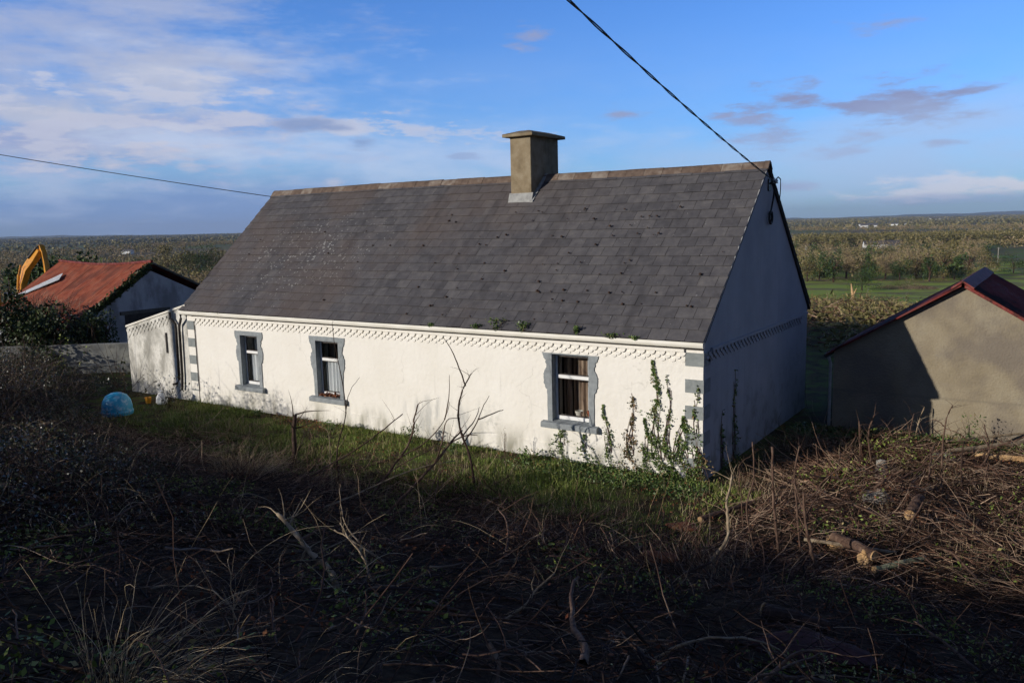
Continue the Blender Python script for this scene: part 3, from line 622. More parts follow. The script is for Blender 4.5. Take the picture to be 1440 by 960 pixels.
# bracket and insulator group on the gable
br=empty('cable_bracket',(.0,3.75,5.6),label='black cable bracket with two white insulators on the gable peak',cat='bracket')
MB().box(.003,.03,-.08,.08,-.16,.1).build('back_plate',m_steel,br,bevel=.004)
MB().tube([(.02,0,0),(.16,0,.02)],.018,8).build('arm',m_steel,br)
for yy,zz in((-.07,.06),(.10,.05)):
    MB().lathe([(.018,-.05),(.034,-.04),(.02,-.015),(.034,0),(.02,.025),(.015,.05)],(.14,yy,zz),12).build('insulator',m_porc,br,smooth=True)
MB().tube([(.12,.03,.06),(.14,.2,.14),(.13,.42,.10),(.11,.50,-.1),(.10,.5,-.28),(.08,.48,-.4)],.012,6).build('cable_loop',m_cable,br)
MB().tube([(.14,0,-.02),(.09,.06,-.3),(.06,.02,-.55),(.06,-.06,-.66)],.02,6).build('drop_cable',m_cable,br)
ring=[(.06,.0+.10*math.cos(a),-.72+.13*math.sin(a)) for a in np.linspace(0,2*math.pi,14)]
MB().tube(ring,.028,6).build('coiled_cable',m_cable,br)
# ------------------------------------------------------------------ wires and poles
def catenary(a,b,sag,n=24):
    a=np.array(a);b=np.array(b); return [tuple(a+(b-a)*t-np.array([0,0,4*sag*t*(1-t)])) for t in np.linspace(0,1,n)]
A=np.array([.15,3.72,5.62]); Bp=np.array([1.0,-6.0,7.16]); dr=(Bp-A); P2=A+dr*2.6; P2[2]+=.35
c1=catenary(A,P2,.32,90)
tw=MB()
for ph in (0,math.pi):
    pts=[]; 
    for i in range(0,len(c1)-1):
        for q_ in range(4):
            t=q_/4; p=np.array(c1[i])*(1-t)+np.array(c1[i+1])*t; a=ph+(i+t)*1.05; pts.append((p[0]+.010*math.cos(a),p[1],p[2]+.010*math.sin(a)))
    tw.tube(pts,.0085,5)
w=tw.build('overhead_cable',m_cable); tag(w,'thick black twisted cable rising from the gable peak','cable')
PP=(-24.5,-14.3); gzp=float(gz(*PP))
A2=np.array([-15.68,3.55,5.93]); 
P3=np.array([-20.6,-2.3,7.35]); 
pole=empty('shadow_post',(PP[0],PP[1],gzp),label='weathered post added out of view to cast the dark strip on the lean-to',cat='post')  # unseen post, added only for its shadow on the lean-to wall
ph_=8.2-gzp
MB().tube([(0,0,-.5),(0,0,2.5),(0,0,ph_)],[.13,.12,.10],14).build('post',m_pole,pole,smooth=True)
MB().lathe([(.105,0),(.11,.02),(.02,.06)],(0,0,ph_),12).build('cap',m_steel,pole)
WP=(-29.9,-5.8); gw=float(gz(*WP))
p3=empty('utility_pole',(WP[0],WP[1],gw),label='wooden utility pole carrying the thin wire, left of the yard',cat='utility pole')
MB().tube([(0,0,-.5),(0,0,4),(0,0,9.35-gw)],[.15,.14,.11],14).build('post',m_pole,p3,smooth=True)
MB().tube([(0,0,9.15-gw),(.14,.1,9.15-gw)],.03,6).build('bracket',m_steel,p3)
w=MB().tube(catenary(A2,(WP[0],WP[1],9.15),.10,30),.012,5).build('overhead_wire',m_cable); tag(w,'thin black wire running left from the far end of the ridge','wire')
# second pole (behind the viewer) that carries the thick cable
p2=empty('utility_pole',(P2[0],P2[1],float(gz(P2[0],P2[1]))),label='tall wooden utility pole behind the garden bank',cat='utility pole')
MB().tube([(0,0,-.5),(0,0,P2[2]+.2-float(gz(P2[0],P2[1])))],[.16,.12],14).build('post',m_pole,p2,smooth=True)
# ------------------------------------------------------------------ hedgerow behind the viewer (unseen, added to cast the garden's shade)
def hedge_thing():
    h=empty('shade_hedge',(-18,-25,3.4),label='tall dense hedgerow added unseen behind the garden to shade the foreground',cat='hedge')
    rg=np.random.default_rng(5); n=34; xs=np.linspace(-52,14,n*3)
    top=6.0+.35*np.sin(xs*.55)+.3*np.sin(xs*1.3+1)+0
    top=np.interp(xs,[-52,-28,-19,-15,-11,-9,-6.5,-3,14],[6.2,6.1,5.65,5.75,5.95,6.6,6.55,6.6,6.3])+.2*np.sin(xs*1.1)+.18*np.sin(xs*2.3+1)+.14*np.sin(xs*5)
    m=MB(); P=[(x,t-np.interp(x,[-40,-20,-12,-9],[1.3,1.2,1.0,.7])) for x,t in zip(xs,top)]; m.prism([(xs[0],3)]+P+[(xs[-1],3)],'y',-25.6,-24.4); o=m.build('shade_core',m_darkbark,h); o.location=(18,25,-3.4)
    N_=16000; x=rg.uniform(-52,14,N_); tt=np.interp(x,xs,top); z=3.2+(tt+.25-3.2)*rg.uniform(0,1,N_)**.75+rg.normal(0,.10,N_); y=-25+rg.uniform(-1,1,N_)*1.1
    V,F=leaves(np.stack([x,y,z],1),.28,rg=rg); o=npmesh('foliage',V,F,m_leaf,h); o.location=(18,25,-3.4)
def HT(x): return .9*np.clip((-16-x)/10,0,1)-.0*x-.9*np.clip((x-(-12.5))/6,0,1)
hedge_thing()
HZ=4.5e-5
rv=np.random.default_rng(21)
def rnd(a,b,n=None): return rv.uniform(a,b,n)
def inreg(n,x0,x1,y0,y1,dens):
    X=rnd(x0,x1,n);Y=rnd(y0,y1,n); k=rv.uniform(0,1,n)<dens(X,Y); return X[k],Y[k]
def outside(X,Y): # keep clear of buildings
    return ~((X>-19)&(X<.1)&(Y>-.06)&(Y<7.5)) & ~((X>1)&(X<6.4)&(Y>5.3)&(Y<10.6))
# thicket height over the ground on the left
def hth(X,Y):
    e=-3.3-.10*(X+9)              # edge line, nearer the wall to the left
    a=S((-2.0+3.2*S((-16.8-X)/3)-Y-np.clip((X+15)*.42,0,4.6))/2.6)*S((-1.2-X)/5.0)
    b=S((Y+15.5)/3.5)
    return (.42+.6*S((-13.0-X)/2.5))*a*b*(1+.45*wob(X*.8,Y*.8))*(1+.7*S((-7.5-Y)/2)*S((X+10)/2))*(1-.45*S((-5-Y)/2)*S((-10-X)/2))
def heap(X,Y):
    h=.36*S((X-.8)/2.5)*S((Y+3.0)/2)*S((5.3-Y)/1.5)*(1+.5*wob(X*1.1,Y*1.2))
    h=h+.22*S((-4.5-Y)/2)*(1+.6*wob(X,Y))*S((X+4)/3)
    return np.maximum(h,0.02)
def keepcam(P,r=1.7): return np.hypot(P[:,0]-5.412,P[:,1]+14.2)>r
# ---- bramble thicket
X,Y=inreg(19000,-29,2,-14,1.0,lambda X,Y: hth(X,Y)/.5)
k=outside(X,Y); X,Y=X[k],Y[k]; H=hth(X,Y); n=len(X)
D=rv.normal(size=(n,3)); D[:,2]=np.abs(D[:,2])*1.1+.5; Lh=H*rnd(.6,1.5,n)+.12
P0=np.stack([X,Y,gz(X,Y)+H*rnd(0,.45,n)],1); W_=walks(P0,D,Lh,7,.35,.16,rv)
ok=keepcam(P0,2.2)
V,F=tubes(W_[ok],rnd(.004,.011,n)[ok],rnd(.0015,.003,n)[ok]); o=npmesh('bramble_stems',V,F,m_twigd); tag(o,'tangle of dark bramble stems filling the left foreground','bramble',kind='stuff')
X,Y=inreg(290000,-29,2.5,-14,1.0,lambda X,Y: hth(X,Y)/.5)
k=outside(X,Y); X,Y=X[k],Y[k]; H=hth(X,Y); n=len(X); Z=gz(X,Y)+H*(1-rnd(0,1,n)**2.0*.85)+rv.normal(0,.07,n)
cl=(np.sin(X*5.1+Z*4)+np.sin(Y*6.3-Z*3+1)+np.sin(Z*7+X*2))>-.25
P=np.stack([X,Y,Z],1)[cl]; P=P[keepcam(P,2.0)]; V,F=leaves(P,.042,.25,.62,rg=rv); o=npmesh('bramble_leaves',V,F,m_leaf); tag(o,'small dark leaves over the bramble tangle on the left','leaves',kind='stuff')
cl=lambda X,Y,a,b: S((np.sin(X*1.7+1.3*np.sin(Y*1.3)+a)+np.sin(Y*2.1+X*.8+b))/1.2)
# arching pale canes standing out of the tangle and catching the light
n=150; X=rnd(-11,2.0,n); Y=rnd(-12.5,-4.0,n); P0=np.stack([X,Y,gz(X,Y)],1); D=rv.normal(size=(n,3))*.55; D[:,0]+=.25; D[:,2]=1.0; ok=keepcam(P0,2.9)
W_=walks(P0,D,rnd(.45,1.15,n),10,.16,.13,rv)[ok]; V,F=tubes(W_,rnd(.0025,.006,n)[ok],rnd(.001,.002,n)[ok],4); o=npmesh('bare_canes',V,F,m_bent); tag(o,'pale arching bare canes sticking out of the dark foreground tangle','canes',kind='stuff')
# ---- brushwood right and centre, lying twigs
def brush(name,n,x0,x1,y0,y1,dens,mt,L0,L1,r0,label,flat=.25,h=.9):
    X,Y=inreg(n,x0,x1,y0,y1,dens); k=outside(X,Y); X,Y=X[k],Y[k]; n=len(X)
    D=rv.normal(size=(n,3)); D[:,2]=D[:,2]*flat+.08
    # bundles share a rough direction
    a=1.9*np.sin(X*.7+1)+1.3*np.sin(Y*.9); D[:,0]+=1.1*np.cos(a); D[:,1]+=1.1*np.sin(a)
    Ln=np.exp(rv.normal(math.log(L0),.5,n)).clip(.08,L1)
    P0=np.stack([X,Y,gz(X,Y)+heap(X,Y)*rnd(.1,h+.35,n)],1)
    W_=walks(P0,D,Ln,6,.32,.02,rv); g_=gz(W_[...,0],W_[...,1])+.006; W_[...,2]=np.maximum(W_[...,2],g_)
    ok=keepcam(P0,1.9); r=np.exp(rv.normal(math.log(r0),.45,n))
    V,F=tubes(W_[ok],r[ok],(r*.45)[ok]); o=npmesh(name,V,F,mt); tag(o,label,'brushwood',kind='stuff'); return o
brush('brushwood',30000,.4,10.5,-3.6,5.4,lambda X,Y: .9*S((X-.2)/1.6)*(.5+.5*cl(X*1.4,Y*1.4,.3,2)),m_twig,.38,1.5,.0042,'sunlit reddish brown heap of cut twigs in front of the shed',.35)
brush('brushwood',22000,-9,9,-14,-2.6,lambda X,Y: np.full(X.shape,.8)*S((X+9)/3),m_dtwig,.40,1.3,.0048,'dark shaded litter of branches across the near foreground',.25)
brush('brushwood',13000,-14,1.5,-5.6,-1.0,lambda X,Y: .95*S((-1.5-Y+.7*wob(X*.9,Y*.5))/1.3)*(.15+.85*S(wob(X*1.5,Y*1.3)+.5)),m_twig,.36,1.2,.0045,'line of brown cuttings along the edge of the lawn',.55)
# longer branches lying around
def poles_():
    n=85; X=rnd(-6.5,8.5,n);Y=rnd(-11,-1.6,n); D=rv.normal(size=(n,3)); D[:,2]=rnd(-.12,.05,n)-.15*S((-5-Y)/3); Ln=rnd(.9,2.4,n); P0=np.stack([X,Y,gz(X,Y)+heap(X,Y)*rnd(.3,1.2,n)],1)
    W_=walks(P0,D,Ln,10,.22,.012,rv); W_[...,2]=np.maximum(W_[...,2],gz(W_[...,0],W_[...,1])+.02); W_[...,2]=np.minimum(W_[...,2],gz(W_[...,0],W_[...,1])+.5); ok=keepcam(P0,4.2)&keepcam(W_[:,-1],3.8); r=np.exp(rv.normal(math.log(.016),.45,n)).clip(.007,.04)
    parts=[tubes(W_[ok],r[ok],r[ok]*.4,5)]
    # side twigs
    W2=W_[ok]; 
    for q in range(4):
        i=rv.integers(2,9,len(W2)); b=W2[np.arange(len(W2)),i]; D2=rv.normal(size=(len(W2),3)); D2[:,2]=np.abs(D2[:,2])*.8; L2=rnd(.25,.8,len(W2)); parts.append(tubes(walks(b,D2,L2,6,.3,0,rv),np.full(len(W2),.0055),np.full(len(W2),.002),4))
    V,F=merge(*parts); o=npmesh('fallen_branches',V,F,m_bark); tag(o,'long leafless branches strewn through the foreground brush','branches',kind='stuff')
poles_()
def boughs():
    n=70; X=rnd(.8,8.5,n);Y=rnd(-2.8,4.2,n); D=rv.normal(size=(n,3)); D[:,2]=rnd(-.1,.5,n)*1.2; Ln=rnd(.4,1.5,n); P0=np.stack([X,Y,gz(X,Y)+heap(X,Y)*rnd(.7,1.3,n)],1)
    W_=walks(P0,D,Ln,8,.3,.0,rv); W_[...,2]=np.maximum(W_[...,2],gz(W_[...,0],W_[...,1])+.02); r=rnd(.010,.026,n); V,F=tubes(W_,r,r*.6,6); o=npmesh('cut_boughs',V,F,m_bark); tag(o,'thicker cut boughs mixed into the twig heap by the shed','branches',kind='stuff')
boughs()
# undergrowth leaves in the foreground and rust coloured litter
def litter(name,n,dens,mt,size,label,x0=-8,x1=9,y0=-14,y1=5.2,zz=.6,cat='leaves',up=.6):
    X,Y=inreg(n,x0,x1,y0,y1,dens); k=outside(X,Y); X,Y=X[k],Y[k]; n=len(X); P=np.stack([X,Y,gz(X,Y)+heap(X,Y)*rnd(0,zz+.4,n)+rnd(0,.06,n)],1); P=P[keepcam(P,1.9)]
    V,F=leaves(P,size,up,.6,rg=rv); o=npmesh(name,V,F,mt); tag(o,label,cat,kind='stuff'); return o
litter('undergrowth',80000,lambda X,Y: cl(X,Y,.4,1.1)*.9*S((-1.8-Y)/1.5+S((X-1)/2)*.45),m_grass,.046,'patches of low green leaves between the branches',up=.9)
litter('leaf_litter',26000,lambda X,Y: cl(X,Y,2.4,4.1)*.8,m_rustleaf,.045,'rust brown dead leaves among the cuttings',up=.8)
litter('undergrowth',9000,lambda X,Y: S((Y+1.3)/.6)*S((X+4.2)/1.0)*.9,m_ivy,.05,'low leafy growth at the foot of the wall under the ivy',x0=-4.4,x1=.3,y0=-1.3,y1=-.05,zz=.1,up=.4)
litter('undergrowth',16000,lambda X,Y: S((Y-3.9)/.8)*.9,m_ivy,.07,'low ivy leaves along the foot of the shed wall',x0=.3,x1=9,y0=3.6,y1=5.35,zz=1.1,up=.5)
litter('undergrowth',15000,lambda X,Y: cl(X*1.3,Y*1.3,2,3)**2,m_grass,.05,'yellow green shoots among the cuttings by the shed',x0=.4,x1=9,y0=-2,y1=5.2,zz=1.1,up=.3)
litter('leaf_litter',5000,lambda X,Y: S((Y+1.1)/.7)*.9*cl(X,Y,1,5),m_rustleaf,.04,'brown leaf litter along the foot of the cottage wall',x0=-15,x1=-5,y0=-1.3,y1=-.05,zz=.2)
# ---- lawn
def grass(n,x0,x1,y0,y1,dens,hm,hs,mt,name,label,wd=.006):
    X,Y=inreg(n,x0,x1,y0,y1,dens); k=outside(X,Y); X,Y=X[k],Y[k]; n=len(X); h=np.exp(rv.normal(math.log(hm),hs,n)); a=rnd(0,6.28,n); le=rnd(.1,.8,n)*h
    b=np.stack([X,Y,gz(X,Y)-.01],1); w=wd*np.stack([np.cos(a),np.sin(a),0*a],1); c=rnd(0,6.28,n); d=np.stack([np.cos(c),np.sin(c),0*c],1)
    m=b+np.array([0,0,1])*(h*.6)[:,None]+d*(le*.3)[:,None]; t=b+np.array([0,0,1])*(h)[:,None]+d*le[:,None]
    V=np.stack([b-w,b+w,m+w*.8,m-w*.8,t+w*.15,t-w*.15],1).reshape(-1,3); i=np.arange(n)*6; F=np.concatenate([np.stack([i,i+1,i+2,i+3],1),np.stack([i+3,i+2,i+4,i+5],1)])
    o=npmesh(name,V,F,mt); return tag(o,label,'grass',kind='stuff')
lawn=lambda X,Y: S((Y+3.7+.5*wob(X*.6,Y))/1.3)*(.12+.88*S((wob(X*1.4,Y*1.6)+.35)/.7))*S((2.0-X)/1.5)
grass(120000,-16.2,1.2,-4.3,-.04,lawn,.06,.45,m_grass,'grass','green rough grass strip below the cottage wall',.006)
grass(11000,-16,2,-4.6,-.1,lambda X,Y: .15+.85*cl(X,Y,3,2)*S((-.5-Y)/1),.15,.4,m_bent,'dead_grass','pale dead grass stems scattered over the lawn edge',.003)
grass(5000,.4,8,-2,5.2,lambda X,Y: cl(X,Y,1,0),.22,.4,m_bent,'dead_grass','pale dry grass among the cuttings by the shed',.003)
# ---- bleached tussock, bottom left
def tussock(x,y,n,h,label,sp=.25,lean=(.35,.1)):
    a=rnd(0,6.28,n); r=rnd(0,sp,n); P0=np.stack([x+r*np.cos(a),y+r*np.sin(a),0*a],1); P0[:,2]=gz(P0[:,0],P0[:,1])+.02
    D=np.stack([np.cos(a)*.45+lean[0],np.sin(a)*.45+lean[1],np.full(n,1.0)],1)+rv.normal(0,.16,(n,3))
    V,F=tubes(walks(P0,D,h*rnd(.5,1.25,n),9,.10,.16,rv),rnd(.0018,.0034,n),rnd(.0007,.0013,n)); V[:,2]=np.maximum(V[:,2],gz(V[:,0],V[:,1])+.003)
    o=npmesh('grass_tussock',V-np.array([x,y,float(gz(x,y))]),F,m_bent,loc=(x,y,float(gz(x,y)))); return tag(o,label,'grass tussock')
tussock(1.25,-11.95,190,.72,'bleached arching grass tussock in the near left corner',.22,(.45,.30))
tussock(-7.2,-4.6,230,.62,'pale dry twiggy tussock at the lawn edge below the left windows',.6,(.2,.1))
tussock(1.9,-11.2,22,.6,'few long pale stems bending over the near foreground',.35,(.5,.3))
# ---- ivy on the cottage wall
def ivy(xb,zt,w,n,label,mt,base=.3,xt=None,gable=False):
    n=int(n*1.15); t=rv.uniform(0,1,n)**(1.9); z=.0+zt*t; xc=xb+(0 if xt is None else (xt-xb)*t**1.5)+.05*np.sin(z*5+xb*7); 
    ww=.68*w*((1-t)**1.1*(1+.5*np.sin(z*9+xb*3))+.10)
    x=xc+rv.normal(0,1,n)*ww*.5; out=rv.uniform(.012,.05,n)+.10*(1-t)**3*rv.uniform(0,1,n)
    if gable: P=np.stack([out,x,z],1)
    else: P=np.stack([x,-out,z],1)
    g0=(0,xb,0) if gable else (xb,0,0); P=P[(np.sin(P[:,0]*23+P[:,2]*9)+np.sin(P[:,2]*17+P[:,0]*11))>-.7]; V,F=leaves(P-np.array(g0),.042,.0,.75,rg=rv); r=empty('climbing_ivy',g0,label=label,cat='ivy'); o=npmesh('leaves',V,F,mt,r)
    m=MB()
    for q in range(5):
        zz=np.linspace(-.05,zt*(.98 if q==0 else rv.uniform(.4,.9)),14); tt=np.clip(zz/zt,0,1); xx=(0 if xt is None else (xt-xb)*tt**1.5)+(.05*np.sin(zz*5+xb*7) if q==0 else .05*np.sin(zz*4+q*2)+w*.3*(q-2)/2*(1-tt))
        m.tube([((.012,a,b) if gable else (a,-.012,b)) for a,b in zip(xx,zz)],[.006]*10+[.004]*4,5)
    m.build('stems',m_bark,r); return r
ivy(-3.05,.72,.55,420,'sparse low ivy under the sill of the right hand window',m_ivy)
ivy(-2.45,.62,.40,260,'thin straggling ivy below the right end of the right hand sill',m_ivy)
ivy(-1.95,1.28,.28,420,'slender green ivy just right of the right hand window',m_ivy,xt=-2.02)
ivy(-1.50,1.60,.34,560,'browning ivy spire between the right hand window and the tallest ivy',m_ivyw,xt=-1.42)
ivy(-1.15,1.1,.30,420,'short green ivy left of the tallest ivy',m_ivy)
ivy(-.93,2.25,.46,1500,'tallest dense green ivy climbing almost to the eave band',m_ivy,xt=-.95)
ivy(-.72,2.0,.20,420,'thin ivy strand right beside the tallest ivy',m_ivy,xt=-.66)
ivy(-.55,1.35,.34,520,'leaning ivy tip reaching towards the corner blocks',m_ivy,xt=-.36)
ivy(-.38,1.2,.50,700,'bushy ivy left of the corner blocks',m_ivy)
ivy(-.12,1.85,.28,560,'ivy climbing over the grey corner blocks',m_ivy,xt=-.14)
ivy(-.05,.75,.5,600,'low withered ivy at the foot of the cottage corner',m_ivyw)
ivy(1.7,1.9,.35,300,'dark ivy stain-like strands on the shaded gable',m_ivy,gable=True)
ivy(1.0,1.2,.3,200,'short dark ivy low on the shaded gable',m_ivy,gable=True)
def plant(x,y,z,n,h,w,label,mt=None,leaf=.05,stem=True,name='weed',cat='weed'):
    r=empty(name,(x,y,z),label=label,cat=cat); a=rnd(0,6.28,n); rr=rnd(0,1,n); zz=rnd(.1,1,n)
    P=np.stack([np.cos(a)*rr*w*zz,np.sin(a)*rr*w*zz,h*zz],1); V,F=leaves(P,leaf,.3,.5,rg=rv); npmesh('leaves',V,F,mt or m_ivy,r)
    k=7; a=rnd(0,6.28,k); D=np.stack([np.cos(a)*w,np.sin(a)*w,np.full(k,h)],1); V,F=tubes(walks(np.zeros((k,3)),D,np.full(k,math.hypot(h,w)*.8),5,.15,0,rv),np.full(k,.004),np.full(k,.002)); npmesh('stems',V,F,m_bark,r); return r
for x,h,w,lab in [(-5.05,.12,.14,'small weed in the gutter, left of the tallest gutter weed'),(-4.52,.24,.22,'tallest green weed growing from the gutter above the blank wall'),(-3.86,.2,.16,'drooping green weed in the gutter left of the right hand window'),(-2.58,.18,.08,'thin upright weed in the gutter above the right hand window'),(-1.78,.10,.2,'low spreading weed in the gutter right of the window'),(-1.3,.08,.12,'tiny weed in the gutter near the right corner'),(-6.3,.09,.1,'tiny weed in the gutter above the middle of the wall')]:
    plant(x,-.14,2.61,170,h*1.3,w*1.25,lab,leaf=.05)
ms=MB(); 
X=rnd(-15.6,-13.6,160); V,F=leaves(np.stack([X,rnd(-.17,-.1,160),rnd(2.63,2.69,160)],1),.04,rg=rv); o=npmesh('gutter_moss',V,F,m_moss); tag(o,'mossy growth in the gutter at the far left corner','moss',kind='stuff')
# litter on the middle sill
V,F=leaves(np.stack([rnd(-10.18,-9.5,260),rnd(-.06,.12,260),.685+np.abs(rv.normal(0,.035,260))],1),.05,.8,rg=rv); o=npmesh('leaf_pile',V,F,m_rustleaf); tag(o,'heap of dry reddish leaves on the sill of the middle window','leaf pile')
plant(5.35,5.15,0,260,1.25,.22,'green ivy shoot climbing the right side of the shed wall',name='climbing_ivy',cat='ivy',leaf=.08)
plant(4.0,4.7,.05,60,.75,.3,'thin leafy shoot in front of the shed wall',name='shrub_shoot',cat='shrub',leaf=.06)
# weeds, dock etc by wall
plant(-4.05,-.6,0,60,.75,.05,'dry stalk with a brown seed head left of the right hand window',mt=m_ivyw,leaf=.02)
for x,y,h,w,lab in [(-5.2,-.9,.30,.35,'low leafy weed at the wall foot below the blank wall'),(-3.6,-.5,.28,.4,'green weed clump at the wall foot left of the ivy'),(-9.1,-.7,.3,.35,'leafy weed under the right end of the middle window'),(-6.6,-.6,.45,.25,'straggly weed by the stained patch of wall'),(-12.0,-.5,.2,.2,'small weed under the left window')]:
    plant(x,y,float(gz(x,y)),200,h,w,lab,leaf=.055)
# ---- shrub by the barn
def bush(name,c,rx,ry,rz,n,size,label,mt,cat='shrub',seed=1,group=None,core=True):
    rg=np.random.default_rng(seed); d=rg.normal(size=(n,3)); d/=np.linalg.norm(d,axis=1)[:,None]; d[:,2]=np.abs(d[:,2])*1.0
    lump=1+.16*np.sin(d[:,0]*6+seed)+.14*np.sin(d[:,1]*7+d[:,2]*5+seed)+.1*np.sin(d[:,2]*11); rr=(rg.uniform(0,1,n)**.35)*lump
    P=d*rr[:,None]*np.array([rx,ry,rz]); r=empty(name,c,label=label,cat=cat,group=group); V,F=leaves(P,size,.2,.6,rg=rg); npmesh('foliage',V,F,mt,r)
    k=14; a=rg.uniform(0,6.28,k); D=np.stack([np.cos(a)*rx,np.sin(a)*ry,np.full(k,rz)],1); V,F=tubes(walks(np.zeros((k,3)),D,np.full(k,rz*.9),6,.2,0,rg),np.full(k,.05),np.full(k,.015),5); npmesh('stems',V,F,m_darkbark,r); return r
m_hedge=mat('barn_hedge_leaves',[(.1,(.010,.018,.006)),(.5,(.026,.046,.012)),(.8,(.06,.085,.02)),(.97,(.09,.10,.03))],1.2,.55,island=.8,spec=.35)
bush('shrub',(-26.6,.75,-.1),2.3,1.25,2.75,15000,.12,'large dark evergreen shrub in front of the red roofed barn',m_hedge,seed=3)
bush('shrub',(-30.2,-1.0,-.1),2.7,1.3,2.8,13000,.12,'dark evergreen shrub at the left edge beside the barn',m_hedge,seed=8)
bush('shrub',(-24.6,2.1,-.1),1.1,.8,2.2,6000,.11,'smaller dark shrub leaning on the barn gable behind the yard wall',m_hedge,seed=12)
# reddish bare growth over the front edge of the barn roof
n=500; X=rnd(-31,-26.6,n); P0=np.stack([X,rnd(1.6,3.0,n),rnd(1.3,1.9,n)],1); D=rv.normal(size=(n,3))*.5+np.array([0,0.3,.8]); V,F=tubes(walks(P0,D,rnd(.4,1.2,n),6,.3,0,rv),rnd(.006,.012,n),rnd(.003,.005,n)); o=npmesh('bare_creeper',V-np.array([-28.8,2.3,1.3]),F,m_twig,loc=(-28.8,2.3,1.3)); tag(o,'bare brown creeper over the lower edge of the red roof','creeper')
# ivy edge on barn verge
n=1500; t=rnd(0,1,n); Yv=5.45-3.4*t; Zv=3.66-2.25*t; P=np.stack([-25.86+rnd(-.1,.12,n),Yv+rv.normal(0,.07,n),Zv-.02+rv.normal(0,.07,n)-.16*rnd(0,1,n)*(.3+t*(1-t)*3)],1); V,F=leaves(P-np.array([-25.86,3.7,2.5]),.13,rg=rv); o=npmesh('verge_ivy',V,F,m_hedge,loc=(-25.86,3.7,2.5)); tag(o,'dark ivy trailing down the gable edge of the barn','ivy')
# leafy sprigs against the lean-to and the yard wall
def sprig(x,y,z,h,label,n=8,leafn=90,mt=None,leaf=.05,spread=.5,name='sapling',cat='sapling'):
    r=empty(name,(x,y,z),label=label,cat=cat); D=rv.normal(size=(n,3))*spread; D[:,2]=1; W_=walks(np.zeros((n,3)),D,h*rnd(.5,1.1,n),8,.22,0,rv); V,F=tubes(W_,np.full(n,.010),np.full(n,.003),4); npmesh('stems',V,F,m_darkbark,r)
    if leafn:
        i=rv.integers(0,n,leafn); j=rv.integers(2,8,leafn); P=W_[i,j]+rv.normal(0,.05,(leafn,3)); V,F=leaves(P,leaf,rg=rv); npmesh('leaves',V,F,mt or m_leaf,r)
    return r
sprig(-17.1,-1.2,0,1.7,'leafy dark sapling in front of the lean-to wall',9,160,leaf=.07)
sprig(-15.2,-1.0,0,1.1,'small dark leafed sapling at the foot of the downpipes',6,70,leaf=.07)
sprig(-18.6,-.5,.2,2.4,'tall bare sapling against the left edge of the lean-to',6,0,spread=.25)
sprig(-22.2,-.2,.1,1.6,'yellow green sapling rising above the yard wall',5,110,mt=m_grass,leaf=.08,spread=.35)
sprig(-11.9,-6.9,.5+.6,1.4,'bundle of bare cut stems standing out of the bramble',16,0,spread=.75,name='bare_sapling',cat='bare sapling')
sprig(-9.2,-9.4,1.9,1.1,'bare forked twigs at the left edge of the bramble',7,0,spread=.5,name='bare_sapling',cat='bare sapling')
# white and orange oddments at the wall foot
bg_=MB().lathe([(.13,0),(.17,.06),(.15,.22),(.07,.33),(.09,.38),(.02,.40)],(0,0,0),9).build('plastic_sack',m_white,None,loc=(-15.9,-.75,.02)); tag(bg_,'crumpled white sack at the foot of the lean-to','sack')
bg_=MB().lathe([(.07,0),(.09,.17),(.095,.18),(.08,.18),(.07,.02),(.01,.02)],(0,0,0),14).build('bucket',m_orange,None,loc=(-16.35,-.9,.02)); tag(bg_,'small orange bucket beside the white sack','bucket')
# ---- felled timber and rubble
def log(name,a,b,r,label,mt=m_bark,cat='log',cut=True,taper=.8):
    a=np.array(a);b=np.array(b); c=empty(name,tuple(a),label=label,cat=cat); n=9; pts=[]; rs_=[]
    for i in range(n): t=i/(n-1); pts.append(tuple((b-a)*t+rv.normal(0,r*.10,3)*(0<i<n-1))); rs_.append(r*(1-(1-taper)*t)*(1+rv.uniform(-.08,.08)))
    MB().tube(pts,rs_,12).build('trunk',mt,c,smooth=False)
    if cut:
        d=(a-b)/np.linalg.norm(a-b)
        MB().tube([tuple(d*.001),tuple(d*.02)],[rs_[0]*.97,rs_[0]*.90],12).build('cut_end',m_cutwood,c)
    return c
def lump(name,c,s,label,mt,cat):
    import bmesh
    bm=bmesh.new(); bmesh.ops.create_icosphere(bm,subdivisions=3,radius=1)
    rg=np.random.default_rng(int(abs(c[0])*1000)%9999); ph=rg.uniform(0,6,6)
    for v in bm.verts:
        p=v.co; k=1+.22*math.sin(p.x*3+ph[0])*math.sin(p.y*3.3+ph[1])+.16*math.sin(p.z*5+ph[2]+p.x*4)+.09*math.sin(p.y*9+ph[3])*math.sin(p.x*8+ph[4]); v.co=Vector((p.x*s[0]*k,p.y*s[1]*k,p.z*s[2]*k))
    me=bpy.data.meshes.new(name); bm.to_mesh(me); bm.free(); me.materials.append(mt); me.polygons.foreach_set('use_smooth',[True]*len(me.polygons)); o=bpy.data.objects.new(name,me); o.location=(c[0],c[1],c[2]+s[2]*.4); link(o); tag(o,label,cat)
log("log",(-0.914,-6.372,0.820),(-1.416,-6.819,0.940),0.070,"split reddish log lying in the shaded centre",m_bark,"log",False)
log("log",(3.430,-2.481,0.195),(2.804,-2.136,0.239),0.085,"felled trunk with an orange cut face at the edge of the shade",m_bark,"log",True)
log("log",(3.644,-0.878,0.313),(3.696,-0.249,0.413),0.090,"short cut log with a bright yellow end in the twig heap",m_bark,"log",True)
log("log",(3.482,-2.666,0.074),(4.002,-1.954,0.098),0.045,"mossy pale green log beside the felled trunk",m_moss2,"log",True)
log("log",(2.472,-2.420,0.218),(3.655,-2.076,0.139),0.028,"long thin barkless pole lying against the felled trunk",m_palebark,"pole",False)
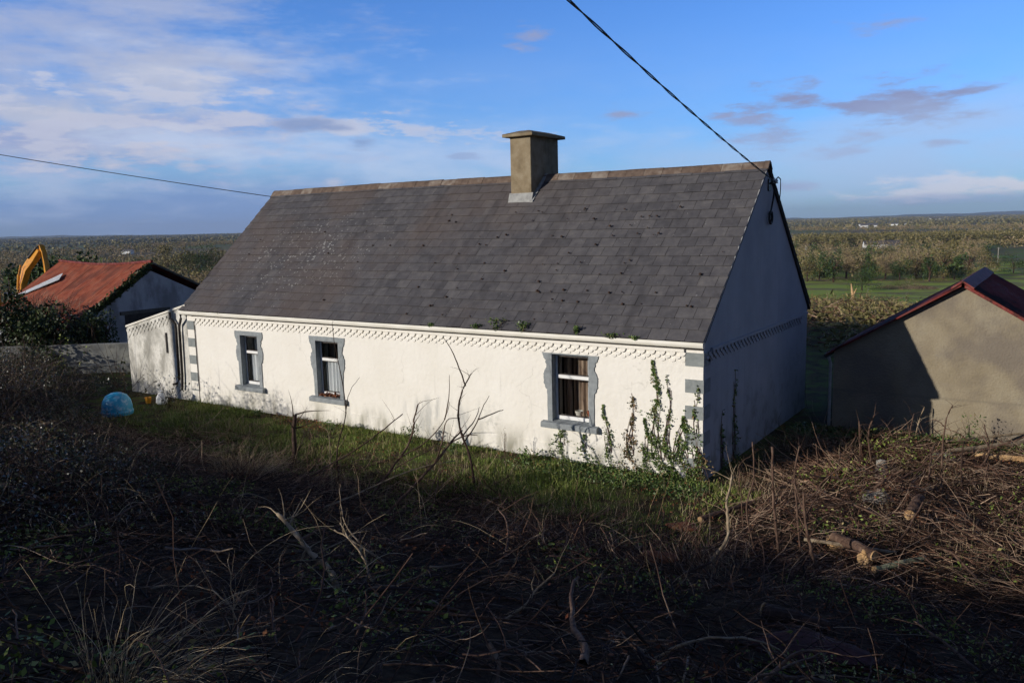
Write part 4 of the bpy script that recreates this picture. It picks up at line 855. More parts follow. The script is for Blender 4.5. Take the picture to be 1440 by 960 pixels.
log("log",(4.932,4.585,0.344),(3.685,3.307,0.298),0.050,"bundle-like pale split pole lying on the heap at the right edge",m_palebark,"pole",False)
log("log",(4.979,3.383,0.291),(4.169,3.326,0.294),0.060,"short orange split log at the right edge of the heap",m_cutwood,"log",False)
log("log",(3.595,4.122,0.297),(4.902,5.337,0.347),0.030,"long grey pole along the top of the heap below the shed",m_palebark,"pole",False)
log("log",(0.737,-1.999,0.059),(1.225,-0.805,0.077),0.050,"grey weathered log near the cottage corner",m_bark,"log",True)
log("log",(2.943,-5.865,0.691),(3.620,-5.946,0.711),0.090,"dark trunk section lying in the shade at the lower right",m_darkbark,"log",True)
lump("rock",(2.931,0.489,-0.008),(0.2, 0.15, 0.15),"pale rubble stone in the twig heap",m_stone,"rock")
lump("rock",(2.760,1.915,-0.008),(0.13, 0.12, 0.26),"small upright pale stone behind the larger one",m_stone,"rock")
lump("rock",(3.624,3.303,-0.010),(0.2, 0.16, 0.2),"pale brown boulder below the shed wall",m_stone,"rock")
lump("leaf_clump",(0.979,-4.220,0.201),(0.26, 0.18, 0.1),"rust red clump of dead leaves in the shaded centre",m_rustleaf,"leaf clump")
lump("leaf_clump",(0.571,-2.338,-0.005),(0.22, 0.16, 0.05),"smaller rust red clump behind the first one",m_rustleaf,"leaf clump")
lump("bark_slab",(3.657,-6.814,0.837),(0.55, 0.35, 0.06),"dark maroon fallen bark slab at the lower right",m_maroon,"bark")
lump("stump",(3.310,-2.479,-0.002),(0.1, 0.09, 0.16),"splintered orange stump beside the felled trunk",m_cutwood,"stump")
lump("chip_heap",(2.813,-1.954,-0.008),(0.11, 0.09, 0.16),"orange wood chips heap on the felled trunk",m_cutwood,"wood chips")
STK=[
("cut_sapling","pale crooked stem with an elbow bend, nearest the cottage corner",[(1.471,-3.547,0.062),(1.640,-3.335,0.370),(1.614,-3.246,0.726),(1.585,-3.198,0.854),(1.617,-3.066,1.233)],0.0220,0.0120,m_palebark,[]),
("cut_sapling","thin upright stem just right of the pale crooked one",[(1.849,-2.696,-0.003),(1.698,-2.653,0.612),(1.750,-2.506,1.036),(1.690,-2.415,1.570)],0.0130,0.0080,m_bark,[]),
("cut_sapling","straight ragged-topped stem in the middle of the cut row",[(2.187,-2.643,-0.005),(2.096,-2.579,0.498),(2.037,-2.510,0.899),(1.981,-2.400,1.529)],0.0170,0.0150,m_bark,[]),
("cut_sapling","tall thin forked stem right of the ragged-topped one",[(2.403,-2.351,-0.009),(2.327,-2.267,0.550),(2.251,-2.186,1.092),(2.279,-2.057,1.498)],0.0130,0.0080,m_bark,[[(2.251,-2.186,1.092),(2.089,-2.219,0.824),(2.058,-2.163,0.558)]]),
("cut_sapling","thick leaning split stem at the right end of the cut row",[(2.879,-3.076,-0.008),(2.748,-3.073,0.290),(2.643,-3.036,0.694),(2.587,-2.966,1.091)],0.0230,0.0130,m_bark,[[(2.637,-3.023,0.791),(2.486,-2.951,1.100),(2.390,-2.863,1.286)]]),
("cut_sapling","slim pale tipped rod before the dark gap between the buildings",[(2.246,2.684,-0.007),(2.207,2.751,0.364),(2.164,2.829,0.820)],0.0120,0.0100,m_bark,[]),
("cut_sapling","curved rod with a pale cut tip against the shed shadow",[(2.602,2.033,-0.009),(2.501,2.075,0.522),(2.479,2.132,0.825),(2.549,2.249,1.113)],0.0140,0.0110,m_bark,[]),
("cut_sapling","forked rod standing where the shed shadow ends",[(2.928,3.629,-0.003),(2.958,3.756,0.447),(3.003,3.884,0.840)],0.0130,0.0070,m_bark,[[(2.954,3.765,0.519),(2.873,3.807,0.723),(2.828,3.840,0.741)]]),
("cut_sapling","rod with a bent pale tip below the shadow edge on the shed",[(2.910,4.873,-0.002),(2.947,4.994,0.386),(3.037,5.146,0.742)],0.0130,0.0100,m_palebark,[]),
("cut_sapling","tallest red brown stem before the lit shed wall",[(3.926,0.656,-0.009),(3.889,0.739,0.392),(3.869,0.925,1.325),(3.964,1.088,1.668)],0.0170,0.0070,m_bark,[[(3.869,0.925,1.325),(3.731,0.970,1.422),(3.562,0.965,1.354)]]),
("cut_sapling","short dark stem before the right side of the shed",[(4.137,1.515,-0.004),(4.094,1.602,0.504),(4.098,1.707,0.926)],0.0150,0.0080,m_darkbark,[]),
("cut_sapling","short dark stem beside the gable foot",[(1.738,1.524,-0.004),(1.691,1.574,0.298),(1.634,1.615,0.587)],0.0120,0.0060,m_bark,[]),
("cut_sapling","low bare stem left of the pale crooked one",[(0.905,-3.099,-0.002),(0.842,-3.058,0.250),(0.962,-2.885,0.552),(1.024,-2.760,0.803)],0.0090,0.0040,m_bark,[]),
("cut_sapling","thin stem leaning right of the gable foot",[(1.421,-1.950,-0.004),(1.343,-1.841,0.474),(1.274,-1.725,0.958),(1.413,-1.524,1.102)],0.0080,0.0040,m_bark,[]),
("dead_post","dark splintered upright snag on the lawn below the middle window",[(-7.313,-3.511,0.057),(-7.286,-3.401,0.358),(-7.349,-3.331,0.777),(-7.373,-3.244,1.153)],0.0500,0.0300,m_darkbark,[[(-7.295,-3.482,0.156),(-7.191,-3.705,-0.136)]]),
("young_tree","tall thin curved sapling in front of the middle window",[(-5.160,-4.228,0.204),(-5.244,-4.179,0.706),(-5.256,-4.108,1.055),(-5.193,-3.956,1.580),(-5.306,-3.905,2.212),(-5.433,-3.885,2.719),(-5.524,-3.851,3.164)],0.0170,0.0050,m_darkbark,[[(-5.257,-4.105,1.080),(-5.233,-4.233,0.590),(-5.196,-4.330,0.228)],[(-5.193,-3.956,1.580),(-5.223,-3.793,1.938),(-5.159,-3.589,2.172)]]),
("young_tree","knobbly bare sapling with one long side shoot before the blank wall",[(-3.557,-2.333,-0.007),(-3.692,-2.300,0.584),(-3.891,-2.321,1.114),(-3.937,-2.261,1.507),(-3.891,-2.150,1.833),(-3.816,-2.038,2.052)],0.0300,0.0120,m_darkbark,[[(-3.859,-2.124,1.859),(-4.080,-2.079,2.285),(-4.258,-2.035,2.540),(-4.445,-2.007,2.732)],[(-3.815,-2.349,0.786),(-3.685,-2.127,1.096),(-3.621,-1.949,1.410),(-3.562,-1.788,1.647)],[(-3.826,-2.304,0.953),(-3.743,-2.022,1.204),(-3.777,-1.827,1.411)],[(-3.610,-2.109,1.238),(-3.337,-1.839,1.377),(-3.277,-1.736,1.390)]]),
("cut_branch","long straight pole leaning right from the lawn edge",[(-4.808,-5.823,0.580),(-4.639,-5.294,0.864),(-4.295,-4.641,1.183),(-4.124,-4.114,1.442),(-4.074,-3.685,1.621)],0.0120,0.0070,m_bark,[]),
("cut_branch","reddish leaning branch with a budded tip below the stained wall",[(-4.390,-4.268,0.215),(-4.232,-3.868,0.643),(-4.135,-3.523,0.998),(-4.177,-3.282,1.290),(-4.302,-3.132,1.376),(-4.370,-2.918,1.618)],0.0190,0.0100,m_bark,[[(-4.139,-3.774,0.826),(-3.827,-3.355,1.089),(-3.670,-3.029,1.426),(-3.696,-2.836,1.711)],[(-3.839,-2.821,1.362),(-3.859,-2.650,1.725),(-3.935,-2.511,2.134)]]),
("cut_branch","stout leaning branch rising right beside the knobbly sapling",[(-3.119,-5.267,0.442),(-2.968,-4.839,0.743),(-2.791,-4.382,1.112),(-2.731,-4.020,1.387),(-2.732,-3.727,1.499)],0.0220,0.0100,m_bark,[[(-2.791,-4.382,1.112),(-2.779,-4.199,1.422),(-2.802,-4.043,1.716),(-2.703,-3.848,1.745)],[(-2.776,-4.060,1.331),(-2.574,-3.840,1.460),(-2.440,-3.691,1.443)]]),
("cut_branch","thin branch leaning left of the budded one",[(-4.227,-4.688,0.305),(-4.133,-4.342,0.533),(-3.981,-3.955,0.767),(-3.714,-3.499,0.945),(-3.721,-3.251,1.000)],0.0120,0.0050,m_bark,[]),
("cut_branch","pale thin branch lying over the lawn edge",[(-3.946,-5.806,0.574),(-3.608,-5.367,0.731),(-3.171,-4.847,0.968),(-2.901,-4.466,1.059),(-2.619,-4.087,1.085)],0.0120,0.0050,m_palebark,[]),
("cut_branch","thin forked upright twig left of the middle window sapling",[(-5.345,-4.690,0.307),(-5.482,-4.660,0.795),(-5.480,-4.546,1.220),(-5.597,-4.533,1.525)],0.0060,0.0030,m_bark,[[(-5.433,-4.648,0.670),(-5.287,-4.449,0.899),(-5.052,-4.201,1.064)]]),
("cut_branch","bare twig standing on the lawn left of the blank wall",[(-4.658,-4.872,0.348),(-4.747,-4.792,0.935),(-4.829,-4.728,1.406),(-4.961,-4.757,1.521)],0.0060,0.0030,m_palebark,[]),
("dead_branch","thick pale dead branch propped in the shaded foreground",[(0.044,-9.208,1.495),(-0.151,-9.100,1.617),(-0.379,-9.027,1.667),(-0.635,-8.971,1.723),(-0.900,-8.910,1.849),(-1.181,-8.863,1.954)],0.0260,0.0160,m_palebark,[[(-0.635,-8.971,1.723),(-0.642,-9.055,1.619),(-0.620,-9.167,1.229)],[(-0.532,-9.147,1.569),(-0.394,-9.140,1.419),(-0.304,-9.161,1.292)]]),
("dead_branch","long grey branch running right from the thick pale one",[(0.519,-8.112,1.190),(0.123,-8.192,1.226),(-0.292,-8.260,1.405),(-0.654,-8.296,1.560),(-0.957,-8.306,1.638)],0.0120,0.0060,m_palebark,[[(-0.623,-8.275,1.559),(-0.854,-8.243,1.717),(-1.010,-8.148,1.939),(-1.115,-8.038,2.052)]]),
("dead_branch","twisted pale twig cluster right of the thick pale branch",[(0.329,-9.024,1.442),(0.210,-8.980,1.639),(0.081,-8.947,1.808),(-0.082,-8.942,1.948),(-0.210,-8.919,2.057)],0.0120,0.0040,m_palebark,[[(0.123,-8.930,1.740),(0.099,-8.924,1.873),(0.119,-8.904,1.905)],[(0.223,-8.976,1.606),(0.285,-8.869,1.628),(0.340,-8.773,1.618)]]),
("dead_branch","arched grey rod in the shaded middle foreground",[(0.854,-8.578,1.319),(0.890,-8.412,1.436),(1.024,-8.193,1.467),(1.195,-7.960,1.438)],0.0100,0.0060,m_darkbark,[]),
("dead_branch","long grey branch lying across the near centre",[(1.438,-8.716,1.360),(1.602,-8.460,1.493),(1.607,-8.322,1.572),(1.696,-8.120,1.684)],0.0120,0.0060,m_palebark,[[(1.598,-8.333,1.540),(1.556,-8.290,1.602),(1.544,-8.217,1.721)]]),
("dead_branch","long pole lying level in the near right centre",[(1.492,-8.530,1.306),(1.863,-8.160,1.283),(2.244,-7.778,1.288),(2.501,-7.484,1.278)],0.0140,0.0070,m_darkbark,[]),
("dead_branch","forked grey branch lying near the bottom right of centre",[(2.781,-8.551,1.312),(3.024,-8.336,1.464),(3.252,-8.150,1.504),(3.559,-7.929,1.439),(3.728,-7.813,1.298),(3.853,-7.735,1.112)],0.0110,0.0040,m_palebark,[[(3.535,-7.945,1.440),(3.627,-7.960,1.338),(3.684,-8.007,1.195)]]),
("dead_branch","grey branch trailing from the pale crooked stem to the left",[(1.760,-6.448,0.739),(1.892,-6.180,0.829),(2.032,-5.911,0.899),(2.244,-5.591,0.979)],0.0150,0.0110,m_darkbark,[]),
("dead_branch","arched pale rod in the bottom left corner",[(0.663,-10.804,1.934),(0.644,-10.750,2.040),(0.547,-10.744,2.175),(0.414,-10.771,2.262),(0.228,-10.844,2.285),(-0.023,-10.969,2.264)],0.0060,0.0030,m_palebark,[]),
("dead_branch","long thin pale rod at the bottom left",[(0.967,-11.612,2.147),(1.046,-11.466,2.206),(1.147,-11.306,2.268),(1.235,-11.155,2.328)],0.0060,0.0040,m_palebark,[]),
("dead_branch","slanting pale twig right of the grass tussock",[(0.833,-11.733,2.180),(0.904,-11.607,2.279),(0.981,-11.484,2.336)],0.0050,0.0030,m_palebark,[]),
("dead_branch","slender upright twig in the left foreground",[(0.526,-10.714,1.910),(0.488,-10.671,2.075),(0.436,-10.633,2.267),(0.376,-10.604,2.437)],0.0040,0.0020,m_palebark,[]),
("dead_branch","level sunlit branch along the lawn edge below the blank wall",[(-4.210,-2.962,-0.003),(-3.595,-2.459,0.022),(-2.967,-1.970,-0.084),(-2.329,-1.485,-0.257)],0.0120,0.0060,m_palebark,[[(-3.190,-2.115,-0.051),(-2.841,-1.930,-0.351),(-2.663,-1.844,-0.554)]]),
("dead_branch","reddish branch rising left of the ivy patch",[(-3.753,-2.690,-0.006),(-3.357,-2.335,0.025),(-3.127,-2.080,0.128),(-3.058,-1.944,0.171)],0.0100,0.0050,m_bark,[]),
]
def smooth_path(P,k=4):
    P=[np.array(p) for p in P]; o=[]
    for i in range(len(P)-1):
        a=P[max(i-1,0)];b=P[i];c=P[i+1];d=P[min(i+2,len(P)-1)]
        for q in range(k):
            t=q/k; o.append(.5*((2*b)+(c-a)*t+(2*a-5*b+4*c-d)*t*t+(3*b-a-3*c+d)*t**3)+rv.normal(0,.004,3))
    o.append(P[-1]); return o
for name,label,P,ra,rb,mt,BR in STK:
    k_=.9 if name=='young_tree' else 1.25; ra*=k_; rb*=k_
    r=empty(name,P[0],label=label,cat=name.replace('_',' ')); b=np.array(P[0])
    Q=smooth_path(P); n=len(Q); Q[0][2]-=.05; rr_=[(ra+(rb-ra)*i/(n-1))*(1+.12*math.sin(i*2.1)) for i in range(n)]
    MB().tube([tuple(q-b) for q in Q],rr_,7).build('stem',mt,r,smooth=True)
    for B in BR:
        Q2=smooth_path(B); m=len(Q2); MB().tube([tuple(q-b) for q in Q2],[max(rb*.9,ra*.55)*(1-.7*i/(m-1)) for i in range(m)],6).build('branch',mt,r,smooth=True)
    # small side twigs
    k=int(3+len(P)*1.5); i=rv.integers(n//3,n,k); P0=np.array([Q[j]-b for j in i]); D=rv.normal(size=(k,3)); D[:,2]=np.abs(D[:,2])+.3
    Vt,Ft=tubes(walks(P0,D,rnd(.06,.28,k)*(1+4*ra/.02*.2),5,.25,0,rv),np.full(k,max(rb*.5,.002)),np.full(k,.0012)); npmesh('twigs',Vt,Ft,mt,r)

# ---- trees beyond
m_ever=mat('dark_tree_leaves',[(.1,(.02,.035,.012)),(.5,(.05,.085,.022)),(.9,(.09,.13,.035))],.12,.7,island=.7)
m_bare=mat('bare_twig_crown',[(.1,(.15,.105,.055)),(.5,(.29,.215,.115)),(.9,(.42,.33,.20))],.12,.9,island=.7)
m_olive=mat('olive_tree_leaves',[(.1,(.075,.07,.028)),(.5,(.165,.15,.055)),(.9,(.28,.22,.10))],.12,.8,island=.7)
def crown(n,h,w,size,rg,kind='leaf',c=(0,0,0),asp=.6,lumps=7):
    C=rg.normal(size=(lumps,3))*np.array([w*.30,w*.30,h*.20])+np.array([0,0,h*.52]); rad=rg.uniform(.22,.40,lumps)*w
    i=rg.integers(0,lumps,n); d=rg.normal(size=(n,3)); d/=np.linalg.norm(d,axis=1)[:,None]
    P=C[i]+d*(rad[i]*rg.uniform(.35,1.05,n))[:,None]*np.array([1,1,h/w*.75]); P[:,2]=np.maximum(P[:,2],h*.08)
    return leaves(P+np.array(c),size,.1,asp,rg=rg)
def tree(x,y,h,w,kind,label,n=900,group=None,seed=0):
    rg=np.random.default_rng(seed+100); z=float(gz(x,y)); r=empty({'ever':'ivy_clad_tree','bare':'bare_tree','olive':'tree'}[kind],(x,y,z),label=label,cat='tree',group=group)
    MB().tube([(0,0,-.5),(0,0,h*.3),(w*.03,0,h*.6)],[h*.035,h*.028,h*.012],7).build('trunk',m_darkbark,r)
    k=16; a=rg.uniform(0,6.28,k); D=np.stack([np.cos(a),np.sin(a),np.full(k,1.3)],1); V,F=tubes(walks(np.stack([0*a,0*a,rg.uniform(.2,.5,k)*h],1),D,rg.uniform(.3,.5,k)*h,7,.2,0,rg),np.full(k,h*.012),np.full(k,h*.003),4); npmesh('limbs',V,F,m_bark,r)
    mt={'ever':m_ever,'bare':m_bare,'olive':m_olive}[kind]; V,F=crown(int(n*1.6),h,w*1.25,h*.045 if kind!='bare' else h*.075,rg,asp=.6 if kind!='bare' else .12); npmesh('crown',V,F,mt,r); return r
tree(-100.1,401.4,11.9,9.1,"olive","olive tree nearest the gable in the tree row beyond the pasture",1300,"ivy clad trees in the hedge row below the shed",0)
tree(-97.8,415.8,12.9,6.5,"ever","dark ivy tree second from the gable in the row beyond the pasture",1300,"ivy clad trees in the hedge row below the shed",1)
tree(-86.9,397.7,13.6,5.8,"ever","dark narrow ivy tree left of the splintered trunk",1300,"ivy clad trees in the hedge row below the shed",2)
tree(-88.4,432.3,16.1,8.8,"bare","brown bare tree behind the splintered trunk",1300,"ivy clad trees in the hedge row below the shed",3)
tree(-62.1,335.9,9.7,7.4,"ever","bright green bush like tree right of the splintered trunk",1300,"ivy clad trees in the hedge row below the shed",4)
tree(-74.2,415.0,13.2,6.3,"ever","dark twin ivy tree right of the green bush like tree",1300,"ivy clad trees in the hedge row below the shed",5)
tree(-70.6,437.3,14.5,10.8,"bare","brown bare tree in the middle of the row beyond the pasture",1300,"ivy clad trees in the hedge row below the shed",6)
tree(-62.1,425.1,11.2,8.4,"ever","broad green ivy tree in the middle of the row",1300,"ivy clad trees in the hedge row below the shed",7)
tree(-57.0,440.5,15.7,10.0,"bare","tall brown bare tree right of the middle of the row",1300,"ivy clad trees in the hedge row below the shed",8)
tree(-47.8,415.7,13.4,4.7,"ever","slim dark ivy tree above the shed roof slope",1300,"ivy clad trees in the hedge row below the shed",9)
tree(-45.2,443.4,16.3,8.5,"olive","olive tree above the red edge of the shed roof",1300,"ivy clad trees in the hedge row below the shed",10)
tree(-39.7,438.3,12.5,6.9,"ever","dark tree just left of the shed ridge",1300,"ivy clad trees in the hedge row below the shed",11)
tree(-36.8,474.5,15.6,11.2,"bare","bare brown tree behind the shed ridge",1300,"ivy clad trees in the hedge row below the shed",12)
tree(-31.7,520.3,12.1,10.5,"olive","olive bush beyond the shed ridge on the far pasture",1300,"ivy clad trees in the hedge row below the shed",13)
tree(-18.4,508.3,10.1,11.6,"ever","green bush at the far right edge of the pasture",1300,"ivy clad trees in the hedge row below the shed",14)
tree(-543.1,348.2,19.0,17.9,"olive","olive tree left of the barn gable in the dark tree group",1300,"trees on the plain left of the cottage",15)
tree(-530.1,351.1,24.0,20.9,"olive","tall rounded olive tree in the middle of the dark tree group",1300,"trees on the plain left of the cottage",16)
tree(-510.7,354.1,21.6,22.7,"ever","dark rounded tree right of the tall olive one",1300,"trees on the plain left of the cottage",17)
tree(-511.0,371.4,23.2,21.1,"olive","olive tree nearest the cottage roof in the dark tree group",1300,"trees on the plain left of the cottage",18)
tree(-486.6,328.4,14.6,19.4,"ever","low dark tree in front of the tall olive one",1300,"trees on the plain left of the cottage",19)
tree(-785.4,487.2,16.3,25.2,"bare","brown tree beyond the barn gable peak",1300,"trees on the plain left of the cottage",20)
tree(-452.9,320.6,10.2,12.0,"ever","small dark tree right in front of the group beside the roof",1300,"trees on the plain left of the cottage",21)
tree(-578.4,279.8,22.3,16.8,"ever","dark leafy tree just right of the digger arm",1300,"trees on the plain left of the cottage",22)
tree(-644.1,326.9,14.6,19.0,"ever","dark tree behind the left end of the red roof",1300,"trees on the plain left of the cottage",23)
tree(-668.9,296.1,19.8,27.5,"bare","brown tree at the far left edge behind the digger",1300,"trees on the plain left of the cottage",24)
def excl(X,Y):
    e=((X+62)/85)**2+((Y-335)/95)**2<1; e|=((X+22)/34)**2+((Y-520)/100)**2<1; return e
def fan(n,r0,r1,aw=[(4,30),(52,74)]):
    r=np.sqrt(rv.uniform(r0*r0,r1*r1,n)); w=rv.integers(0,len(aw),n); lo=np.array([a for a,b in aw])[w]; hi=np.array([b for a,b in aw])[w]; a=np.radians(rv.uniform(lo,hi)); return 5.4-np.sin(a)*r,-14.2+np.cos(a)*r
def wood(name,label,X,Y,h,per,size,mt,asp,kind):
    parts=[]; n=len(X); i=np.repeat(np.arange(n),per); N_=len(i); d=rv.normal(size=(N_,3)); d/=np.linalg.norm(d,axis=1)[:,None]
    w=h*.42*rv.uniform(.7,1.3,n); Z=gz(X,Y); rr=rv.uniform(.35,1.0,N_)
    P=np.stack([X[i]+d[:,0]*w[i]*rr,Y[i]+d[:,1]*w[i]*rr,Z[i]+h[i]*(.52+.46*d[:,2]*rr)],1)
    V,F=leaves(P,np.repeat(size*h/12,per) ,.2,asp,rg=rv); o=npmesh(name,V,F,mt); tag(o,label,'woodland',kind='stuff')
def dens(X,Y,s,a): return np.sin(X/s+a+1.5*np.sin(Y/s*.8))+np.sin(Y/s*.9+a*2+np.sin(X/s*1.3))
X,Y=fan(5200,330,900); k=(~excl(X,Y))&(dens(X,Y,70,1)>-1.1); X,Y=X[k],Y[k]; q=rv.uniform(0,1,len(X))
hh=rv.uniform(6,13,len(X))
wood('woodland','brown leafless woodland beyond the pasture',X[q<.62],Y[q<.62],hh[q<.62],90,1.3,m_bare,.22,0)
wood('woodland','olive green scrub woodland beyond the pasture',X[(q>=.62)&(q<.86)],Y[(q>=.62)&(q<.86)],hh[(q>=.62)&(q<.86)],75,1.5,m_olive,.55,0)
wood('woodland','dark evergreen trees scattered through the wood',X[q>=.86],Y[q>=.86],hh[q>=.86],75,1.5,m_ever,.6,0)
X,Y=fan(9000,900,2600,[(2,31),(50,76)]); k=(dens(X,Y,130,2)>-.2); X,Y=X[k],Y[k]; q=rv.uniform(0,1,len(X)); hh=rv.uniform(7,14,len(X))
wood('woodland','brownish woodland far across the plain',X[q<.55],Y[q<.55],hh[q<.55],40,2.2,m_bare,.4,0)
wood('woodland','dark woodland far across the plain',X[q>=.55],Y[q>=.55],hh[q>=.55],40,2.2,m_olive,.5,0)
# plantation block
u=rv.uniform(0,1,1500); v=rv.uniform(0,1,1500); X=-255+u*250+v*(-60); Y=985+u*40+v*190
wood('plantation','dense dark conifer plantation on the plain',X,Y,rv.uniform(13,17,1500),60,1.6,m_olive,.4,0)
c_=P_near=None
tree(-81.2,30.5,9.6,4.6,'ever','dark ivy covered tree right behind the digger arm',1600,'trees on the plain left of the cottage',77)
t=rv.uniform(0,1,230); X=-150+t*125+rv.normal(0,5,230); Y=575-t*150+rv.normal(0,6,230); wood('hedge_row','tangled hedge growth between the ivy clad trees',X[::2],Y[::2],rv.uniform(4,9,115),120,.9,m_olive,.4,0); wood('hedge_row','dark green hedge growth between the ivy clad trees',X[1::2],Y[1::2],rv.uniform(3,8,115),120,.9,m_ever,.55,0)
# far hedgerows and woods to the horizon
X,Y=fan(2600,2600,9000,[(0,78)]); a=rv.choice([.5,2.07],len(X))+rv.normal(0,.1,len(X)); XX_=[];YY_=[]
for t in np.linspace(-1,1,12): XX_.append(X+np.cos(a)*t*110); YY_.append(Y+np.sin(a)*t*110)
X=np.concatenate(XX_);Y=np.concatenate(YY_); X=X+rv.normal(0,10,len(X)); Y=Y+rv.normal(0,10,len(X)); wood('far_hedgerows','dark lines of hedges and trees towards the horizon',X,Y,rv.uniform(7,14,len(X)),7,9,m_olive,.6,0)
# slope behind the cottage: scrub
def scrub():
    n=900; X=rnd(-70,25,n); Y=rnd(13,120,n); k=(np.abs(X+8-(Y-14)*-.18)<8+Y*.22)|(rnd(0,1,n)<.35); k&=outside(X,Y)&(Y>12.5); X,Y=X[k],Y[k]
    k=~((X>-2)&(X<10)&(Y<14)); X,Y=X[k],Y[k]; n=len(X); h=rnd(.5,1.6,n)*(1+Y/90)
    i=np.repeat(np.arange(n),110); N_=len(i); d=rv.normal(size=(N_,3)); d/=np.linalg.norm(d,axis=1)[:,None]; P=np.stack([X[i]+d[:,0]*h[i]*.9,Y[i]+d[:,1]*h[i]*.9,gz(X,Y)[i]+h[i]*(.3+.55*np.abs(d[:,2]))*rv.uniform(.4,1,N_)],1)
    V,F=leaves(P,.28,.2,.35,rg=rv); o=npmesh('scrub',V,F,m_olive); tag(o,'rough scrub on the slope below the cottage','scrub',kind='stuff')
scrub()
X,Y=fan(420,120,340,[(8,34)]); k=dens(X,Y,22,3)>-.2; X,Y=X[k],Y[k]; wood('scrub_bushes','rough bushes scattered over the near pasture',X,Y,rv.uniform(1.2,4.2,len(X)),90,1.2,m_olive,.35,0)
def brushpile(x,y,h,w,label,n=700,L0=3.0,leafn=1800,name='brush_pile'):
    z=float(gz(x,y)); r=empty(name,(x,y,z),label=label,cat='brush pile'); a=rnd(0,6.28,n); rr=np.sqrt(rnd(0,1,n)); 
    P0=np.stack([np.cos(a)*rr*w,np.sin(a)*rr*w,(1-rr**2)*h*rnd(0,1,n)],1); D=rv.normal(size=(n,3)); D[:,2]*=.4
    V,F=tubes(walks(P0,D,rnd(.3,1,n)*L0,6,.3,.02,rv),rnd(.015,.05,n)*h/2,rnd(.006,.015,n)*h/2,4); npmesh('branches',V,F,m_twig,r)
    a=rnd(0,6.28,leafn); rr=np.sqrt(rnd(0,1,leafn)); P=np.stack([np.cos(a)*rr*w,np.sin(a)*rr*w,(1-rr**2)*h*rnd(.5,1.05,leafn)],1); V,F=leaves(P,.05*h+.04,.3,.5,rg=rv); npmesh("foliage",V,F,m_olive,r)
    return r
brushpile(-8.05,49.88,1.70,8.00,"big heap of felled branches between the cottage and the shed",1500,1.6,3500)
brushpile(-3.15,22.45,1.30,5.00,"small heap of felled branches beside the rear corner of the cottage",600,1.0,1400)
brushpile(-31.88,182.40,2.20,11.00,"heap of brown branches behind the big one",900,2.5,2600)
brushpile(-48.27,353.25,2.20,12.00,"low heap of branches on the near edge of the pasture",500,5.0,1500)
brushpile(-54.52,427.33,1.60,20.00,"long reddish heap of brush below the tree row",500,6.0,600)
brushpile(-88.74,417.95,1.60,14.00,"reddish brush bank left of the splintered trunk",400,6.0,600)

m_=empty("broken_trunk",(-47.51,247.40,-20.11),label="splintered pale trunk snapped off above the branch heap",cat="broken trunk")
MB().tube([(0,0,-1),(0,0,2.04),(-0.61,0,5.51)],[0.65,0.53,0.10],8).build("trunk",m_cutwood,m_)
MB().tube([(0,0,1.22),(0.51,0,2.85),(1.02,0,4.08)],[0.33,0.20,.05],6).build("splinter",m_cutwood,m_)
p_=empty("utility_pole",(-32.0,608.7,-27.5),label="pale lone pole standing on the far pasture",cat="utility pole")
MB().tube([(0,0,-1),(0,0,11.2)],[0.35,0.28],8).build("post",m_stone,p_)
MB().box(-.9,.9,-.08,.08,10.5,10.7).build("crossarm",m_stone,p_)

def farhouse(x,y,w,d,h,rz,label,mt=m_white):
    z=float(gz(x,y)); r=empty('farmhouse',(x,y,z),rz,label=label,cat='farmhouse',group='small white buildings out on the plain')
    MB().prism([(-d/2,0),(d/2,0),(d/2,h),(0,h+d*.35),(-d/2,h)],'x',-w/2,w/2).build('wall',mt,r)
    MB().prism([(-d/2-.3,h-.05),(0,h+d*.35+.05),(d/2+.3,h-.05),(d/2+.3,h+.15),(0,h+d*.35+.3),(-d/2-.3,h+.15)],'x',-w/2-.2,w/2+.2).build('roof',m_slate,r)
    return r
farmhouse_=farhouse(-160,901,22.0,10.0,5.0,0.40,"white farm building in the trees right of the gable, left of its pair")
farmhouse_=farhouse(-149,921,18.0,10.0,5.0,0.50,"long white farm building in the trees, right of its pair")
farmhouse_=farhouse(-216,868,10.0,7.0,4.0,0.60,"small white house in the trees close to the gable edge")
farmhouse_=farhouse(-595,3188,60.0,20.0,8.0,0.30,"white farm group beyond the dark plantation")
farmhouse_=farhouse(-622,3228,30.0,16.0,8.0,0.50,"red roofed farmhouse left of the white farm group")
farmhouse_=farhouse(-724,6018,70.0,20.0,9.0,0.30,"tiny white house near the horizon above the shed")
farmhouse_=farhouse(-549,3521,80.0,14.0,6.0,0.20,"low pale sheds right of the white farm group")
farmhouse_=farhouse(-5043,2350,40.0,16.0,9.0,0.30,"tiny white house near the horizon above the digger")
farmhouse_=farhouse(-3260,1890,28.0,12.0,7.0,0.30,"white house above the middle of the red roof")
farmhouse_=farhouse(-1962,1154,20.0,10.0,6.0,0.80,"second white house just below and right of the first")
farmhouse_=farhouse(-1351,801,20.0,9.0,5.0,0.20,"lower pale building above the barn gable peak")
farmhouse_=farhouse(-5666,4402,30.0,12.0,6.0,0.20,"tiny white house beside the left verge of the slate roof")
